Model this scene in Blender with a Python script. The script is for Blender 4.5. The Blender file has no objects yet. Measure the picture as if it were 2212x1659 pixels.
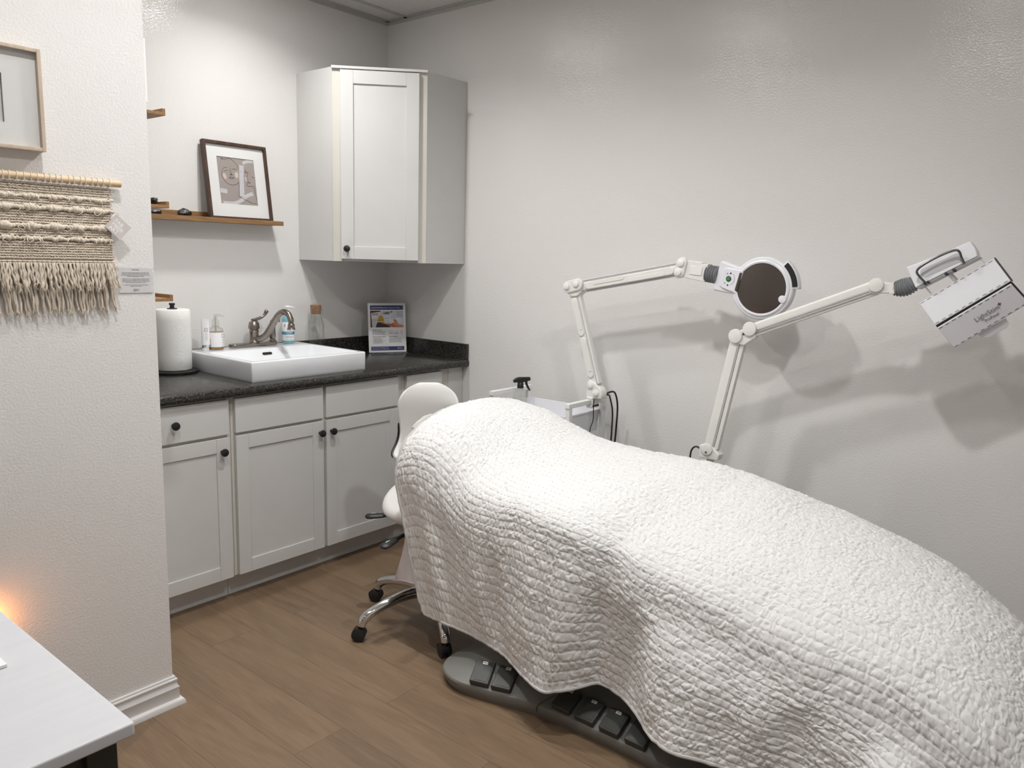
import bpy, bmesh, math, random
import numpy as np
from mathutils import Vector, Matrix

SC = bpy.context.scene
COL = SC.collection
PI = math.pi
random.seed(7)
RNG = np.random.default_rng(7)

# ---------------------------------------------------------------- camera
cam_d = bpy.data.cameras.new('camera')
cam = bpy.data.objects.new('camera', cam_d)
COL.objects.link(cam)
cam_d.sensor_fit = 'HORIZONTAL'
cam_d.sensor_width = 36.0
cam_d.lens = 1681.59 / 2212.0 * 36.0
cam_d.clip_start = 0.02
Rr = Vector((0.63224937, -0.77427754, 0.02747772))
Ru = Vector((0.10720964, 0.12255841, 0.9866537))
Rf = Vector((0.76731143, 0.6208653, -0.16049749))
M = Matrix((Rr, Ru, -Rf)).transposed().to_4x4()
M.translation = Vector((-3.09614646, -3.46500778, 1.464732))
cam.matrix_world = M
SC.camera = cam

# ---------------------------------------------------------------- view + world
SC.view_settings.view_transform = 'Standard'
SC.view_settings.look = 'None'
SC.view_settings.gamma = 1.0
SC.view_settings.use_curve_mapping = False
SC.view_settings.exposure = -0.22
W = bpy.data.worlds.new('world')
SC.world = W
W.use_nodes = True
W.node_tree.nodes['Background'].inputs[0].default_value = (0.9, 0.95, 1, 1)
W.node_tree.nodes['Background'].inputs[1].default_value = 0.05

CEIL = 2.733
# recessed ceiling cans: x, y, watts; last two are unseen extras added for fill
CANS = [(-1.05, -0.60, 8), (-1.25, -1.60, 10.5), (-1.35, -2.80, 10.5), (-2.25, -1.85, 7.5), (-2.35, -2.90, 4.5), (-3.5, -2.90, 2), (-2.2, -4.20, 2.5)]
for i, (x, y, p) in enumerate(CANS):
    ld = bpy.data.lights.new('downlight_beam', 'AREA')
    ld.energy = p
    ld.color = (1.0, 0.988, 0.970)
    ld.shape = 'DISK'
    ld.size = 0.10
    ld.spread = math.radians(142)
    lo = bpy.data.objects.new('downlight_beam', ld)
    COL.objects.link(lo)
    lo.location = (x, y, CEIL - 0.012)

# ================================================================ helpers
OFF = {}

def tag(o, label=None, cat=None, group=None, kind=None):
    if label: o['label'] = label
    if cat: o['category'] = cat
    if group: o['group'] = group
    if kind: o['kind'] = kind
    return o

def thing(name, label, cat, loc=(0, 0, 0), rot=None, group=None, world=False):
    """Empty at the base of a thing; with world=True its parts are authored in world coordinates."""
    o = bpy.data.objects.new(name, None)
    o.empty_display_size = 0.05
    COL.objects.link(o)
    o.location = loc
    if rot is not None:
        o.rotation_euler = rot
    tag(o, label, cat, group)
    OFF[o.name] = Vector(loc) if world else Vector((0, 0, 0))
    return o

def vv(p): return Vector(p)

class MB:
    def __init__(s):
        s.v = []; s.f = []
    def add(s, vs, fs):
        b = len(s.v)
        s.v += [tuple(p) for p in vs]
        s.f += [tuple(b + i for i in f) for f in fs]
        return s
    def box(s, a, b):
        x0, y0, z0 = a; x1, y1, z1 = b
        vs = [(x0,y0,z0),(x1,y0,z0),(x1,y1,z0),(x0,y1,z0),(x0,y0,z1),(x1,y0,z1),(x1,y1,z1),(x0,y1,z1)]
        return s.add(vs, [(3,2,1,0),(4,5,6,7),(0,1,5,4),(1,2,6,5),(2,3,7,6),(3,0,4,7)])
    def obox(s, c, u, v, w):
        c, u, v, w = vv(c), vv(u), vv(v), vv(w)
        vs = [c-u-v-w, c+u-v-w, c+u+v-w, c-u+v-w, c-u-v+w, c+u-v+w, c+u+v+w, c-u+v+w]
        return s.add(vs, [(3,2,1,0),(4,5,6,7),(0,1,5,4),(1,2,6,5),(2,3,7,6),(3,0,4,7)])
    def bar(s, p0, p1, wdt, hgt, up=(0, 0, 1)):
        p0, p1 = vv(p0), vv(p1); d = (p1 - p0); L = d.length; d.normalize()
        sd = d.cross(vv(up)).normalized(); u2 = sd.cross(d).normalized()
        return s.obox((p0 + p1) / 2, d * L / 2, sd * wdt / 2, u2 * hgt / 2)
    def tube(s, pts, r, n=12, caps=True, up=None, sx=1.0):
        pts = [vv(p) for p in pts]; m = len(pts)
        rs = r if isinstance(r, (list, tuple)) else [r] * m
        tg = []
        for i in range(m):
            a = pts[max(i-1, 0)]; b = pts[min(i+1, m-1)]
            tg.append((b - a).normalized())
        ref = vv(up) if up else (Vector((0, 0, 1)) if abs(tg[0].z) < 0.9 else Vector((1, 0, 0)))
        nrm = (ref - tg[0] * ref.dot(tg[0])).normalized()
        vs = []; fs = []
        for i in range(m):
            nrm = (nrm - tg[i] * nrm.dot(tg[i])).normalized()
            bn = tg[i].cross(nrm)
            for k in range(n):
                a = 2 * PI * k / n
                vs.append(pts[i] + nrm * math.cos(a) * rs[i] + bn * math.sin(a) * rs[i] * sx)
        for i in range(m - 1):
            for k in range(n):
                k2 = (k + 1) % n
                fs.append((i*n+k, i*n+k2, (i+1)*n+k2, (i+1)*n+k))
        if caps:
            fs.append(tuple(reversed(range(n)))); fs.append(tuple((m-1)*n + k for k in range(n)))
        return s.add(vs, fs)
    def cyl(s, p0, p1, r0, r1=None, n=24):
        return s.tube([p0, p1], [r0, r0 if r1 is None else r1], n)
    def lathe(s, prof, c=(0, 0, 0), n=32, axis=(0, 0, 1), caps=True):
        c = vv(c); ax = vv(axis).normalized()
        t = Vector((1, 0, 0)) if abs(ax.x) < 0.9 else Vector((0, 1, 0))
        e1 = (t - ax * t.dot(ax)).normalized(); e2 = ax.cross(e1)
        vs = []; fs = []
        for (r, z) in prof:
            for k in range(n):
                a = 2 * PI * k / n
                vs.append(c + ax * z + (e1 * math.cos(a) + e2 * math.sin(a)) * r)
        for i in range(len(prof) - 1):
            for k in range(n):
                k2 = (k + 1) % n
                fs.append((i*n+k, i*n+k2, (i+1)*n+k2, (i+1)*n+k))
        if caps:
            fs.append(tuple(reversed(range(n)))); fs.append(tuple((len(prof)-1)*n + k for k in range(n)))
        return s.add(vs, fs)
    def prism(s, poly, o, u, v, w):
        """poly 2D outline in frame (o,u,v) extruded by vector w."""
        o, u, v, w = vv(o), vv(u), vv(v), vv(w); n = len(poly)
        vs = [o + u*a + v*b for a, b in poly] + [o + u*a + v*b + w for a, b in poly]
        fs = [tuple(reversed(range(n))), tuple(range(n, 2*n))]
        fs += [(i, (i+1) % n, n + (i+1) % n, n + i) for i in range(n)]
        return s.add(vs, fs)
    def flat(s, poly, o, u, v):
        o, u, v = vv(o), vv(u), vv(v)
        return s.add([o + u*a + v*b for a, b in poly], [tuple(range(len(poly)))])
    def grid(s, P, close=False):
        n = len(P); m = len(P[0])
        vs = [p for row in P for p in row]; fs = []
        for i in range(n - 1):
            for j in range(m - 1 if not close else m):
                j2 = (j + 1) % m
                fs.append((i*m+j, i*m+j2, (i+1)*m+j2, (i+1)*m+j))
        return s.add(vs, fs)
    def ball(s, c, r, n=10, m=7, frame=None):
        c = vv(c); r = r if isinstance(r, (list, tuple)) else (r, r, r)
        e = [vv(q) for q in frame] if frame else [Vector((1,0,0)), Vector((0,1,0)), Vector((0,0,1))]
        vs = [c - e[2]*r[2]]; fs = []
        for i in range(1, m):
            t = -PI/2 + PI*i/m
            for k in range(n):
                a = 2*PI*k/n
                vs.append(c + e[0]*r[0]*math.cos(t)*math.cos(a) + e[1]*r[1]*math.cos(t)*math.sin(a) + e[2]*r[2]*math.sin(t))
        vs.append(c + e[2]*r[2])
        for k in range(n):
            fs.append((0, 1+(k+1) % n, 1+k))
        for i in range(m-2):
            for k in range(n):
                k2 = (k+1) % n; b = 1+i*n
                fs.append((b+k, b+k2, b+n+k2, b+n+k))
        b = 1+(m-2)*n
        for k in range(n):
            fs.append((b+k, b+(k+1) % n, len(vs)-1))
        return s.add(vs, fs)
    def build(s, name, mat, parent=None, bevel=0.0, seg=2, ang=40, fix=True, smooth=True, subd=0, solid=0.0):
        me = bpy.data.meshes.new(name)
        off = OFF.get(parent.name, Vector((0,0,0))) if parent else Vector((0,0,0))
        me.from_pydata([(p[0]-off.x, p[1]-off.y, p[2]-off.z) for p in s.v], [], s.f)
        if fix:
            bm = bmesh.new(); bm.from_mesh(me)
            bmesh.ops.recalc_face_normals(bm, faces=bm.faces)
            bm.to_mesh(me); bm.free()
        if smooth:
            me.polygons.foreach_set('use_smooth', [True] * len(me.polygons))
            me.set_sharp_from_angle(angle=math.radians(ang))
        me.materials.append(mat)
        o = bpy.data.objects.new(name, me)
        COL.objects.link(o)
        if parent:
            o.parent = parent
            OFF[o.name] = off
        if solid:
            md = o.modifiers.new('thick', 'SOLIDIFY'); md.thickness = solid; md.offset = 0
        if bevel:
            md = o.modifiers.new('bevel', 'BEVEL'); md.width = bevel; md.segments = seg
            md.limit_method = 'ANGLE'; md.angle_limit = math.radians(ang)
            wn = o.modifiers.new('wn', 'WEIGHTED_NORMAL'); wn.keep_sharp = False
        if subd:
            md = o.modifiers.new('sub', 'SUBSURF'); md.levels = subd; md.render_levels = subd
        return o

def text(name, body, size, o, u, v, mat, parent, align='LEFT', sx=1.0, extr=0.0003, bold=0.0):
    """Raised lettering as a mesh part; origin o, baseline direction u, up direction v."""
    cu = bpy.data.curves.new(name, 'FONT')
    cu.body = body; cu.size = size; cu.align_x = align; cu.extrude = extr; cu.resolution_u = 3
    cu.offset = bold * size
    tmp = bpy.data.objects.new(name, cu)
    me = bpy.data.meshes.new_from_object(tmp)
    bpy.data.objects.remove(tmp); bpy.data.curves.remove(cu)
    u, v = vv(u).normalized(), vv(v).normalized(); w = u.cross(v)
    off = OFF.get(parent.name, Vector((0,0,0))) if parent else Vector((0,0,0))
    o = vv(o) - off
    for p in me.vertices:
        c = p.co; p.co = o + u*c.x*sx + v*c.y + w*c.z
    me.name = name
    me.materials.clear(); me.materials.append(mat)
    ob = bpy.data.objects.new(name, me); COL.objects.link(ob)
    if parent: ob.parent = parent; OFF[ob.name] = off
    return ob

def copy_tree(o, parent=None):
    c = o.copy(); COL.objects.link(c)
    if parent: c.parent = parent
    for ch in list(o.children): copy_tree(ch, c)
    return c

def pchip(x, y, q):
    x = np.asarray(x, float); y = np.asarray(y, float); q = np.asarray(q, float)
    if x[0] > x[-1]: x = x[::-1]; y = y[::-1]
    h = np.diff(x); d = np.diff(y) / h
    m = np.zeros_like(y); m[0] = d[0]; m[-1] = d[-1]
    for i in range(1, len(x) - 1):
        m[i] = 0 if d[i-1]*d[i] <= 0 else 2*d[i-1]*d[i] / (d[i-1] + d[i])
    q = np.clip(q, x[0], x[-1]); k = np.clip(np.searchsorted(x, q) - 1, 0, len(h) - 1)
    t = (q - x[k]) / h[k]
    return ((2*t**3-3*t**2+1)*y[k] + (t**3-2*t**2+t)*h[k]*m[k] + (-2*t**3+3*t**2)*y[k+1] + (t**3-t**2)*h[k]*m[k+1])

def spline(pts, n=8):
    pts = [vv(p) for p in pts]; out = []
    for i in range(len(pts) - 1):
        p0 = pts[max(i-1, 0)]; p1 = pts[i]; p2 = pts[i+1]; p3 = pts[min(i+2, len(pts)-1)]
        for k in range(n):
            t = k / n
            out.append(0.5*((2*p1) + (p2-p0)*t + (2*p0-5*p1+4*p2-p3)*t*t + (3*p1-p0-3*p2+p3)*t**3))
    out.append(pts[-1])
    return out

def rrect(a0, b0, a1, b1, r, n=5):
    out = []
    for cx, cy, s in ((a1-r, b1-r, 0), (a0+r, b1-r, 1), (a0+r, b0+r, 2), (a1-r, b0+r, 3)):
        for k in range(n + 1):
            t = PI/2*(s + k/n)
            out.append((cx + r*math.cos(t), cy + r*math.sin(t)))
    return out

def circ(cx, cy, r, n=32, a0=0, a1=2*PI, full=True):
    return [(cx + r*math.cos(a0 + (a1-a0)*k/(n if full else n-1)), cy + r*math.sin(a0 + (a1-a0)*k/(n if full else n-1))) for k in range(n)]

# ================================================================ materials
def new_mat(name):
    m = bpy.data.materials.new(name); m.use_nodes = True
    nt = m.node_tree
    return m, nt, nt.nodes['Principled BSDF']

def lk(nt, a, b): nt.links.new(a, b)

def pbr(name, col, rough=0.5, metal=0.0, var=0.04, vscale=6.0, bump=0.0, bscale=200.0, bdist=0.001, spec=0.5, coat=0.0, sheen=0.0, detail=3.0, stretch=None):
    m, nt, bs = new_mat(name)
    N = nt.nodes
    tc = N.new('ShaderNodeTexCoord')
    src = tc.outputs['Object']
    if stretch:
        mp = N.new('ShaderNodeMapping'); mp.inputs['Scale'].default_value = stretch
        lk(nt, src, mp.inputs[0]); src = mp.outputs[0]
    nz = N.new('ShaderNodeTexNoise'); nz.inputs['Scale'].default_value = vscale; nz.inputs['Detail'].default_value = 4
    lk(nt, src, nz.inputs['Vector'])
    cr = N.new('ShaderNodeValToRGB')
    cr.color_ramp.elements[0].position = 0.3; cr.color_ramp.elements[1].position = 0.7
    lo = [max(0, c*(1-var)) for c in col]; hi = [min(1, c*(1+var)) for c in col]
    cr.color_ramp.elements[0].color = (*lo, 1); cr.color_ramp.elements[1].color = (*hi, 1)
    lk(nt, nz.outputs['Fac'], cr.inputs[0]); lk(nt, cr.outputs[0], bs.inputs['Base Color'])
    bs.inputs['Roughness'].default_value = rough
    bs.inputs['Metallic'].default_value = metal
    bs.inputs['Specular IOR Level'].default_value = spec
    bs.inputs['Coat Weight'].default_value = coat
    if sheen: bs.inputs['Sheen Weight'].default_value = sheen
    if bump:
        b = N.new('ShaderNodeTexNoise'); b.inputs['Scale'].default_value = bscale; b.inputs['Detail'].default_value = detail
        lk(nt, src, b.inputs['Vector'])
        bp = N.new('ShaderNodeBump'); bp.inputs['Strength'].default_value = bump; bp.inputs['Distance'].default_value = bdist
        lk(nt, b.outputs['Fac'], bp.inputs['Height']); lk(nt, bp.outputs[0], bs.inputs['Normal'])
    return m

def wood(name, dark, light, axis='X', rough=0.45, scale=1.0):
    m, nt, bs = new_mat(name); N = nt.nodes
    tc = N.new('ShaderNodeTexCoord'); mp = N.new('ShaderNodeMapping')
    sc = {'X': (3, 40, 40), 'Y': (40, 3, 40), 'Z': (40, 40, 3)}[axis]
    mp.inputs['Scale'].default_value = tuple(s*scale for s in sc)
    lk(nt, tc.outputs['Object'], mp.inputs[0])
    nz = N.new('ShaderNodeTexNoise'); nz.inputs['Scale'].default_value = 2.2; nz.inputs['Detail'].default_value = 6; nz.inputs['Distortion'].default_value = 0.6
    lk(nt, mp.outputs[0], nz.inputs['Vector'])
    cr = N.new('ShaderNodeValToRGB'); cr.color_ramp.elements[0].position = 0.32; cr.color_ramp.elements[1].position = 0.68
    cr.color_ramp.elements[0].color = (*dark, 1); cr.color_ramp.elements[1].color = (*light, 1)
    lk(nt, nz.outputs['Fac'], cr.inputs[0]); lk(nt, cr.outputs[0], bs.inputs['Base Color'])
    bs.inputs['Roughness'].default_value = rough
    return m

def glassy(name, tint=(1, 1, 1), refl=0.08, rough=0.02):
    """Thin clear sheet: see-through with a fresnel reflection."""
    m = bpy.data.materials.new(name); m.use_nodes = True
    nt = m.node_tree; N = nt.nodes; N.clear()
    out = N.new('ShaderNodeOutputMaterial'); mx = N.new('ShaderNodeMixShader')
    tr = N.new('ShaderNodeBsdfTransparent'); tr.inputs[0].default_value = (*tint, 1)
    gl = N.new('ShaderNodeBsdfGlossy'); gl.inputs['Roughness'].default_value = rough
    fr = N.new('ShaderNodeLayerWeight'); fr.inputs['Blend'].default_value = 0.25
    mt = N.new('ShaderNodeMath'); mt.operation = 'MULTIPLY_ADD'; mt.inputs[1].default_value = 0.14; mt.inputs[2].default_value = refl*0.4
    mt.use_clamp = True
    lk(nt, fr.outputs['Fresnel'], mt.inputs[0]); lk(nt, mt.outputs[0], mx.inputs[0])
    lk(nt, tr.outputs[0], mx.inputs[1]); lk(nt, gl.outputs[0], mx.inputs[2]); lk(nt, mx.outputs[0], out.inputs[0])
    return m

def emit(name, col, st):
    m, nt, bs = new_mat(name)
    bs.inputs['Base Color'].default_value = (*col, 1)
    bs.inputs['Emission Color'].default_value = (*col, 1); bs.inputs['Emission Strength'].default_value = st
    return m

def wall_mat(name, col, strength, scale, rough):
    m, nt, bs = new_mat(name); N = nt.nodes
    geo = N.new('ShaderNodeNewGeometry')
    n1 = N.new('ShaderNodeTexNoise'); n1.inputs['Scale'].default_value = scale; n1.inputs['Detail'].default_value = 2.5; n1.inputs['Roughness'].default_value = 0.55
    n2 = N.new('ShaderNodeTexNoise'); n2.inputs['Scale'].default_value = 1.3; n2.inputs['Detail'].default_value = 3
    lk(nt, geo.outputs['Position'], n1.inputs['Vector']); lk(nt, geo.outputs['Position'], n2.inputs['Vector'])
    bp = N.new('ShaderNodeBump'); bp.inputs['Strength'].default_value = strength; bp.inputs['Distance'].default_value = 0.0016
    lk(nt, n1.outputs['Fac'], bp.inputs['Height']); lk(nt, bp.outputs[0], bs.inputs['Normal'])
    cr = N.new('ShaderNodeValToRGB')
    cr.color_ramp.elements[0].color = (*[c*0.985 for c in col], 1); cr.color_ramp.elements[1].color = (*col, 1)
    lk(nt, n2.outputs['Fac'], cr.inputs[0]); lk(nt, cr.outputs[0], bs.inputs['Base Color'])
    bs.inputs['Roughness'].default_value = rough
    return m

WALLC = (0.770, 0.758, 0.742)
M_wall = wall_mat('painted_wall', WALLC, 0.70, 150, 0.13)
M_wall_rough = wall_mat('knockdown_wall', (0.79, 0.778, 0.766), 0.8, 150, 0.38)
M_cab = pbr('cabinet_paint', (0.64, 0.64, 0.63), 0.38, var=0.015, bump=0.05, bscale=60)
M_cabbox = pbr('cabinet_frame_paint', (0.62, 0.60, 0.55), 0.42, var=0.05, vscale=3)
M_white = pbr('white_plastic', (0.80, 0.80, 0.79), 0.32, var=0.01)
M_arm = pbr('arm_enamel', (0.76, 0.76, 0.73), 0.35, var=0.01)
M_armgrey = pbr('arm_side_grey', (0.52, 0.52, 0.54), 0.4)  # even grey for the thin arm rods and control box strips
M_lav = pbr('lavender_white_plastic', (0.76, 0.76, 0.80), 0.3, var=0.01)
M_black = pbr('black_plastic', (0.012, 0.012, 0.012), 0.45, var=0.1)
M_blackmetal = pbr('black_metal', (0.01, 0.01, 0.01), 0.4, var=0.1)
M_rubber = pbr('grey_bellows_rubber', (0.20, 0.21, 0.22), 0.5)
M_chrome = pbr('chrome', (0.75, 0.75, 0.76), 0.08, metal=1.0, var=0.02)
M_darkchrome = pbr('dark_chrome', (0.22, 0.22, 0.23), 0.2, metal=1.0, var=0.02)
M_nickel = pbr('brushed_nickel', (0.27, 0.24, 0.21), 0.3, metal=1.0, var=0.06, vscale=40)
M_ceramic = pbr('glazed_ceramic', (0.78, 0.80, 0.83), 0.08, var=0.005, coat=0.3)
M_towel = pbr('embossed_paper', (0.82, 0.82, 0.80), 0.9, var=0.01, bump=0.25, bscale=70, bdist=0.004)
M_trim = pbr('trim_paint', (0.72, 0.71, 0.71), 0.32, var=0.01)
M_leather = pbr('white_vinyl', (0.76, 0.755, 0.74), 0.42, var=0.01)
M_sheet = pbr('lilac_white_sheet', (0.70, 0.67, 0.70), 0.85, var=0.02, bump=0.15, bscale=400)
M_paper = pbr('white_paper', (0.80, 0.80, 0.81), 0.7, var=0.01)
M_mat = pbr('mat_board', (0.80, 0.80, 0.79), 0.85, var=0.01)
M_ink = pbr('black_ink', (0.02, 0.02, 0.025), 0.7)
M_greyink = pbr('grey_ink', (0.16, 0.16, 0.18), 0.7)
M_whiteink = pbr('white_ink', (0.85, 0.85, 0.85), 0.7)
M_navy = pbr('navy_print', (0.035, 0.045, 0.16), 0.45)
M_base = pbr('grey_base_plastic', (0.17, 0.168, 0.155), 0.45, var=0.03)
M_pedal = pbr('dark_pedal_rubber', (0.045, 0.047, 0.043), 0.5, var=0.05)
M_walnut = wood('walnut_frame', (0.035, 0.016, 0.010), (0.085, 0.042, 0.026), 'Z')
M_ledge = wood('oak_ledge', (0.20, 0.105, 0.045), (0.34, 0.20, 0.09), 'X')
M_ledgey = wood('oak_ledge_side', (0.20, 0.105, 0.045), (0.34, 0.20, 0.09), 'Y')
M_dowel = wood('pale_dowel', (0.62, 0.44, 0.27), (0.74, 0.57, 0.38), 'X')
M_palefr = wood('pale_frame', (0.50, 0.41, 0.32), (0.60, 0.50, 0.40), 'Z')
M_cotton = pbr('cotton_rope', (0.67, 0.592, 0.495), 0.95, var=0.10, vscale=120, bump=0.5, bscale=700, bdist=0.001)
M_roving = pbr('cotton_roving', (0.70, 0.63, 0.53), 0.95, var=0.08, vscale=160, bump=0.5, bscale=500, bdist=0.001)
M_string = pbr('white_cord', (0.75, 0.71, 0.64), 0.9)
M_cork = pbr('cork', (0.30, 0.155, 0.075), 0.85, var=0.3, vscale=120)
M_glass = glassy('clear_glass', (0.97, 0.975, 0.97), 0.10)
M_pane = glassy('picture_glass', (0.98, 0.98, 0.98), 0.03)
M_acryl = glassy('clear_acrylic', (0.99, 0.99, 0.99), 0.12)
M_tint = glassy('clear_bottle', (0.93, 0.94, 0.93), 0.10)
M_amber = pbr('amber_liquid', (0.36, 0.19, 0.045), 0.15, var=0.03)
M_aqua = pbr('aqua_liquid', (0.20, 0.45, 0.53), 0.2, var=0.03)
M_teal = pbr('teal_print', (0.06, 0.24, 0.36), 0.5)
M_stone = pbr('black_tourmaline', (0.012, 0.012, 0.014), 0.22, var=0.5, vscale=90, bump=0.8, bscale=150, bdist=0.003)
M_smoke = pbr('smoked_lens_cover', (0.062, 0.050, 0.043), 0.24, var=0.05)
M_green = emit('green_button', (0.02, 0.22, 0.06), 0.25)
M_screen = pbr('tan_art_paper', (0.37, 0.325, 0.305), 0.9, var=0.05, vscale=14)
M_brush = pbr('white_brush_paint', (0.57, 0.57, 0.59), 0.8, var=0.16, vscale=60, stretch=(1, 1, 12))
M_pink = pbr('pink_paint', (0.66, 0.52, 0.46), 0.85)
M_lineart = pbr('oxblood_line', (0.06, 0.018, 0.018), 0.8)
M_tabletop = pbr('pale_table_top', (0.60, 0.605, 0.63), 0.42, var=0.025, vscale=1.5, stretch=(3, 30, 3), bump=0.10, bscale=14, bdist=0.002)
M_darkwood = pbr('dark_green_black_paint', (0.022, 0.024, 0.018), 0.45)
M_tagp = pbr('mauve_card', (0.60, 0.545, 0.53), 0.8)
M_seamless = pbr('ceiling_grid_metal', (0.52, 0.51, 0.49), 0.5)

nt = M_towel.node_tree; N = nt.nodes; bs = N['Principled BSDF']
tc = N.new('ShaderNodeTexCoord'); vo = N.new('ShaderNodeTexVoronoi'); vo.inputs['Scale'].default_value = 26; vo.inputs['Randomness'].default_value = 0.45
lk(nt, tc.outputs['Object'], vo.inputs['Vector'])
q1 = N.new('ShaderNodeMath'); q1.operation = 'MULTIPLY'; q1.inputs[1].default_value = 52; lk(nt, vo.outputs['Distance'], q1.inputs[0])
q2 = N.new('ShaderNodeMath'); q2.operation = 'SINE'; lk(nt, q1.outputs[0], q2.inputs[0])
bq = N.new('ShaderNodeBump'); bq.inputs['Strength'].default_value = 0.17; bq.inputs['Distance'].default_value = 0.0012
lk(nt, q2.outputs[0], bq.inputs['Height']); lk(nt, bq.outputs[0], bs.inputs['Normal'])

# floor planks (run along y)
m, nt, bs = new_mat('oak_vinyl_planks'); N = nt.nodes
geo = N.new('ShaderNodeNewGeometry')
mp = N.new('ShaderNodeMapping'); mp.inputs['Rotation'].default_value = (0, 0, PI/2); mp.inputs['Location'].default_value = (0.31, 0.06, 0)
lk(nt, geo.outputs['Position'], mp.inputs[0])
br = N.new('ShaderNodeTexBrick')
br.inputs['Scale'].default_value = 1.0; br.inputs['Brick Width'].default_value = 1.22; br.inputs['Row Height'].default_value = 0.18
br.inputs['Mortar Size'].default_value = 0.0012; br.inputs['Mortar Smooth'].default_value = 0.3; br.inputs['Bias'].default_value = 0.0
br.offset = 0.37; br.inputs['Color1'].default_value = (0.44, 0.44, 0.44, 1); br.inputs['Color2'].default_value = (0.60, 0.60, 0.60, 1)
br.inputs['Mortar'].default_value = (0.1, 0.1, 0.1, 1)
lk(nt, mp.outputs[0], br.inputs['Vector'])
mp2 = N.new('ShaderNodeMapping'); mp2.inputs['Scale'].default_value = (9, 0.9, 1)
lk(nt, geo.outputs['Position'], mp2.inputs[0])
ofs = N.new('ShaderNodeVectorMath'); ofs.operation = 'MULTIPLY_ADD'; ofs.inputs[1].default_value = (30, 30, 30)
lk(nt, br.outputs['Color'], ofs.inputs[0]); lk(nt, mp2.outputs[0], ofs.inputs[2])
g1 = N.new('ShaderNodeTexNoise'); g1.inputs['Scale'].default_value = 1.0; g1.inputs['Detail'].default_value = 3; g1.inputs['Distortion'].default_value = 0.7
lk(nt, ofs.outputs[0], g1.inputs['Vector'])
rg = N.new('ShaderNodeMath'); rg.operation = 'MULTIPLY'; rg.inputs[1].default_value = 26.0
lk(nt, g1.outputs['Fac'], rg.inputs[0])
sn = N.new('ShaderNodeMath'); sn.operation = 'SINE'; lk(nt, rg.outputs[0], sn.inputs[0])
mp3 = N.new('ShaderNodeMapping'); mp3.inputs['Scale'].default_value = (260, 9, 1)
lk(nt, geo.outputs['Position'], mp3.inputs[0])
g2 = N.new('ShaderNodeTexNoise'); g2.inputs['Scale'].default_value = 1.0; g2.inputs['Detail'].default_value = 3
lk(nt, mp3.outputs[0], g2.inputs['Vector'])
a1 = N.new('ShaderNodeMath'); a1.operation = 'MULTIPLY_ADD'; a1.inputs[1].default_value = 0.045; lk(nt, sn.outputs[0], a1.inputs[0])
a2 = N.new('ShaderNodeMath'); a2.operation = 'MULTIPLY_ADD'; a2.inputs[1].default_value = 0.38; lk(nt, g2.outputs['Fac'], a2.inputs[0])
sep = N.new('ShaderNodeSeparateColor'); lk(nt, br.outputs['Color'], sep.inputs[0])
b1 = N.new('ShaderNodeMath'); b1.operation = 'MULTIPLY'; b1.inputs[1].default_value = 0.55; lk(nt, sep.outputs[0], b1.inputs[0])
lk(nt, b1.outputs[0], a2.inputs[2]); lk(nt, a2.outputs[0], a1.inputs[2])
crf = N.new('ShaderNodeValToRGB')
crf.color_ramp.elements[0].position = 0.15; crf.color_ramp.elements[0].color = (0.075, 0.046, 0.026, 1)
crf.color_ramp.elements[1].position = 0.75; crf.color_ramp.elements[1].color = (0.275, 0.188, 0.116, 1)
lk(nt, a1.outputs[0], crf.inputs[0]); lk(nt, crf.outputs[0], bs.inputs['Base Color'])
bs.inputs['Roughness'].default_value = 0.42
bpf = N.new('ShaderNodeBump'); bpf.inputs['Strength'].default_value = 0.12; bpf.inputs['Distance'].default_value = 0.001
lk(nt, a2.outputs[0], bpf.inputs['Height']); lk(nt, bpf.outputs[0], bs.inputs['Normal'])
M_floor = m

# speckled countertop laminate
m, nt, bs = new_mat('black_speckle_laminate'); N = nt.nodes
geo = N.new('ShaderNodeNewGeometry')
n1 = N.new('ShaderNodeTexNoise'); n1.inputs['Scale'].default_value = 240; n1.inputs['Detail'].default_value = 2
n2 = N.new('ShaderNodeTexNoise'); n2.inputs['Scale'].default_value = 130; n2.inputs['Detail'].default_value = 3
for q in (n1, n2): lk(nt, geo.outputs['Position'], q.inputs['Vector'])
c1 = N.new('ShaderNodeValToRGB')
e = c1.color_ramp.elements
e[0].position = 0.45; e[0].color = (0.006, 0.006, 0.006, 1); e[1].position = 0.63; e[1].color = (0.028, 0.026, 0.023, 1)
q = e.new(0.68); q.color = (0.16, 0.13, 0.095, 1)
lk(nt, n1.outputs['Fac'], c1.inputs[0])
c2 = N.new('ShaderNodeValToRGB'); c2.color_ramp.elements[0].position = 0.42; c2.color_ramp.elements[1].position = 0.66
c2.color_ramp.elements[0].color = (0.004, 0.004, 0.004, 1); c2.color_ramp.elements[1].color = (0.035, 0.033, 0.03, 1)
lk(nt, n2.outputs['Fac'], c2.inputs[0])
ad = N.new('ShaderNodeMix'); ad.data_type = 'RGBA'; ad.blend_type = 'ADD'; ad.inputs[0].default_value = 1.0
lk(nt, c1.outputs[0], ad.inputs[6]); lk(nt, c2.outputs[0], ad.inputs[7]); lk(nt, ad.outputs[2], bs.inputs['Base Color'])
bs.inputs['Roughness'].default_value = 0.23
M_counter = m

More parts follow.
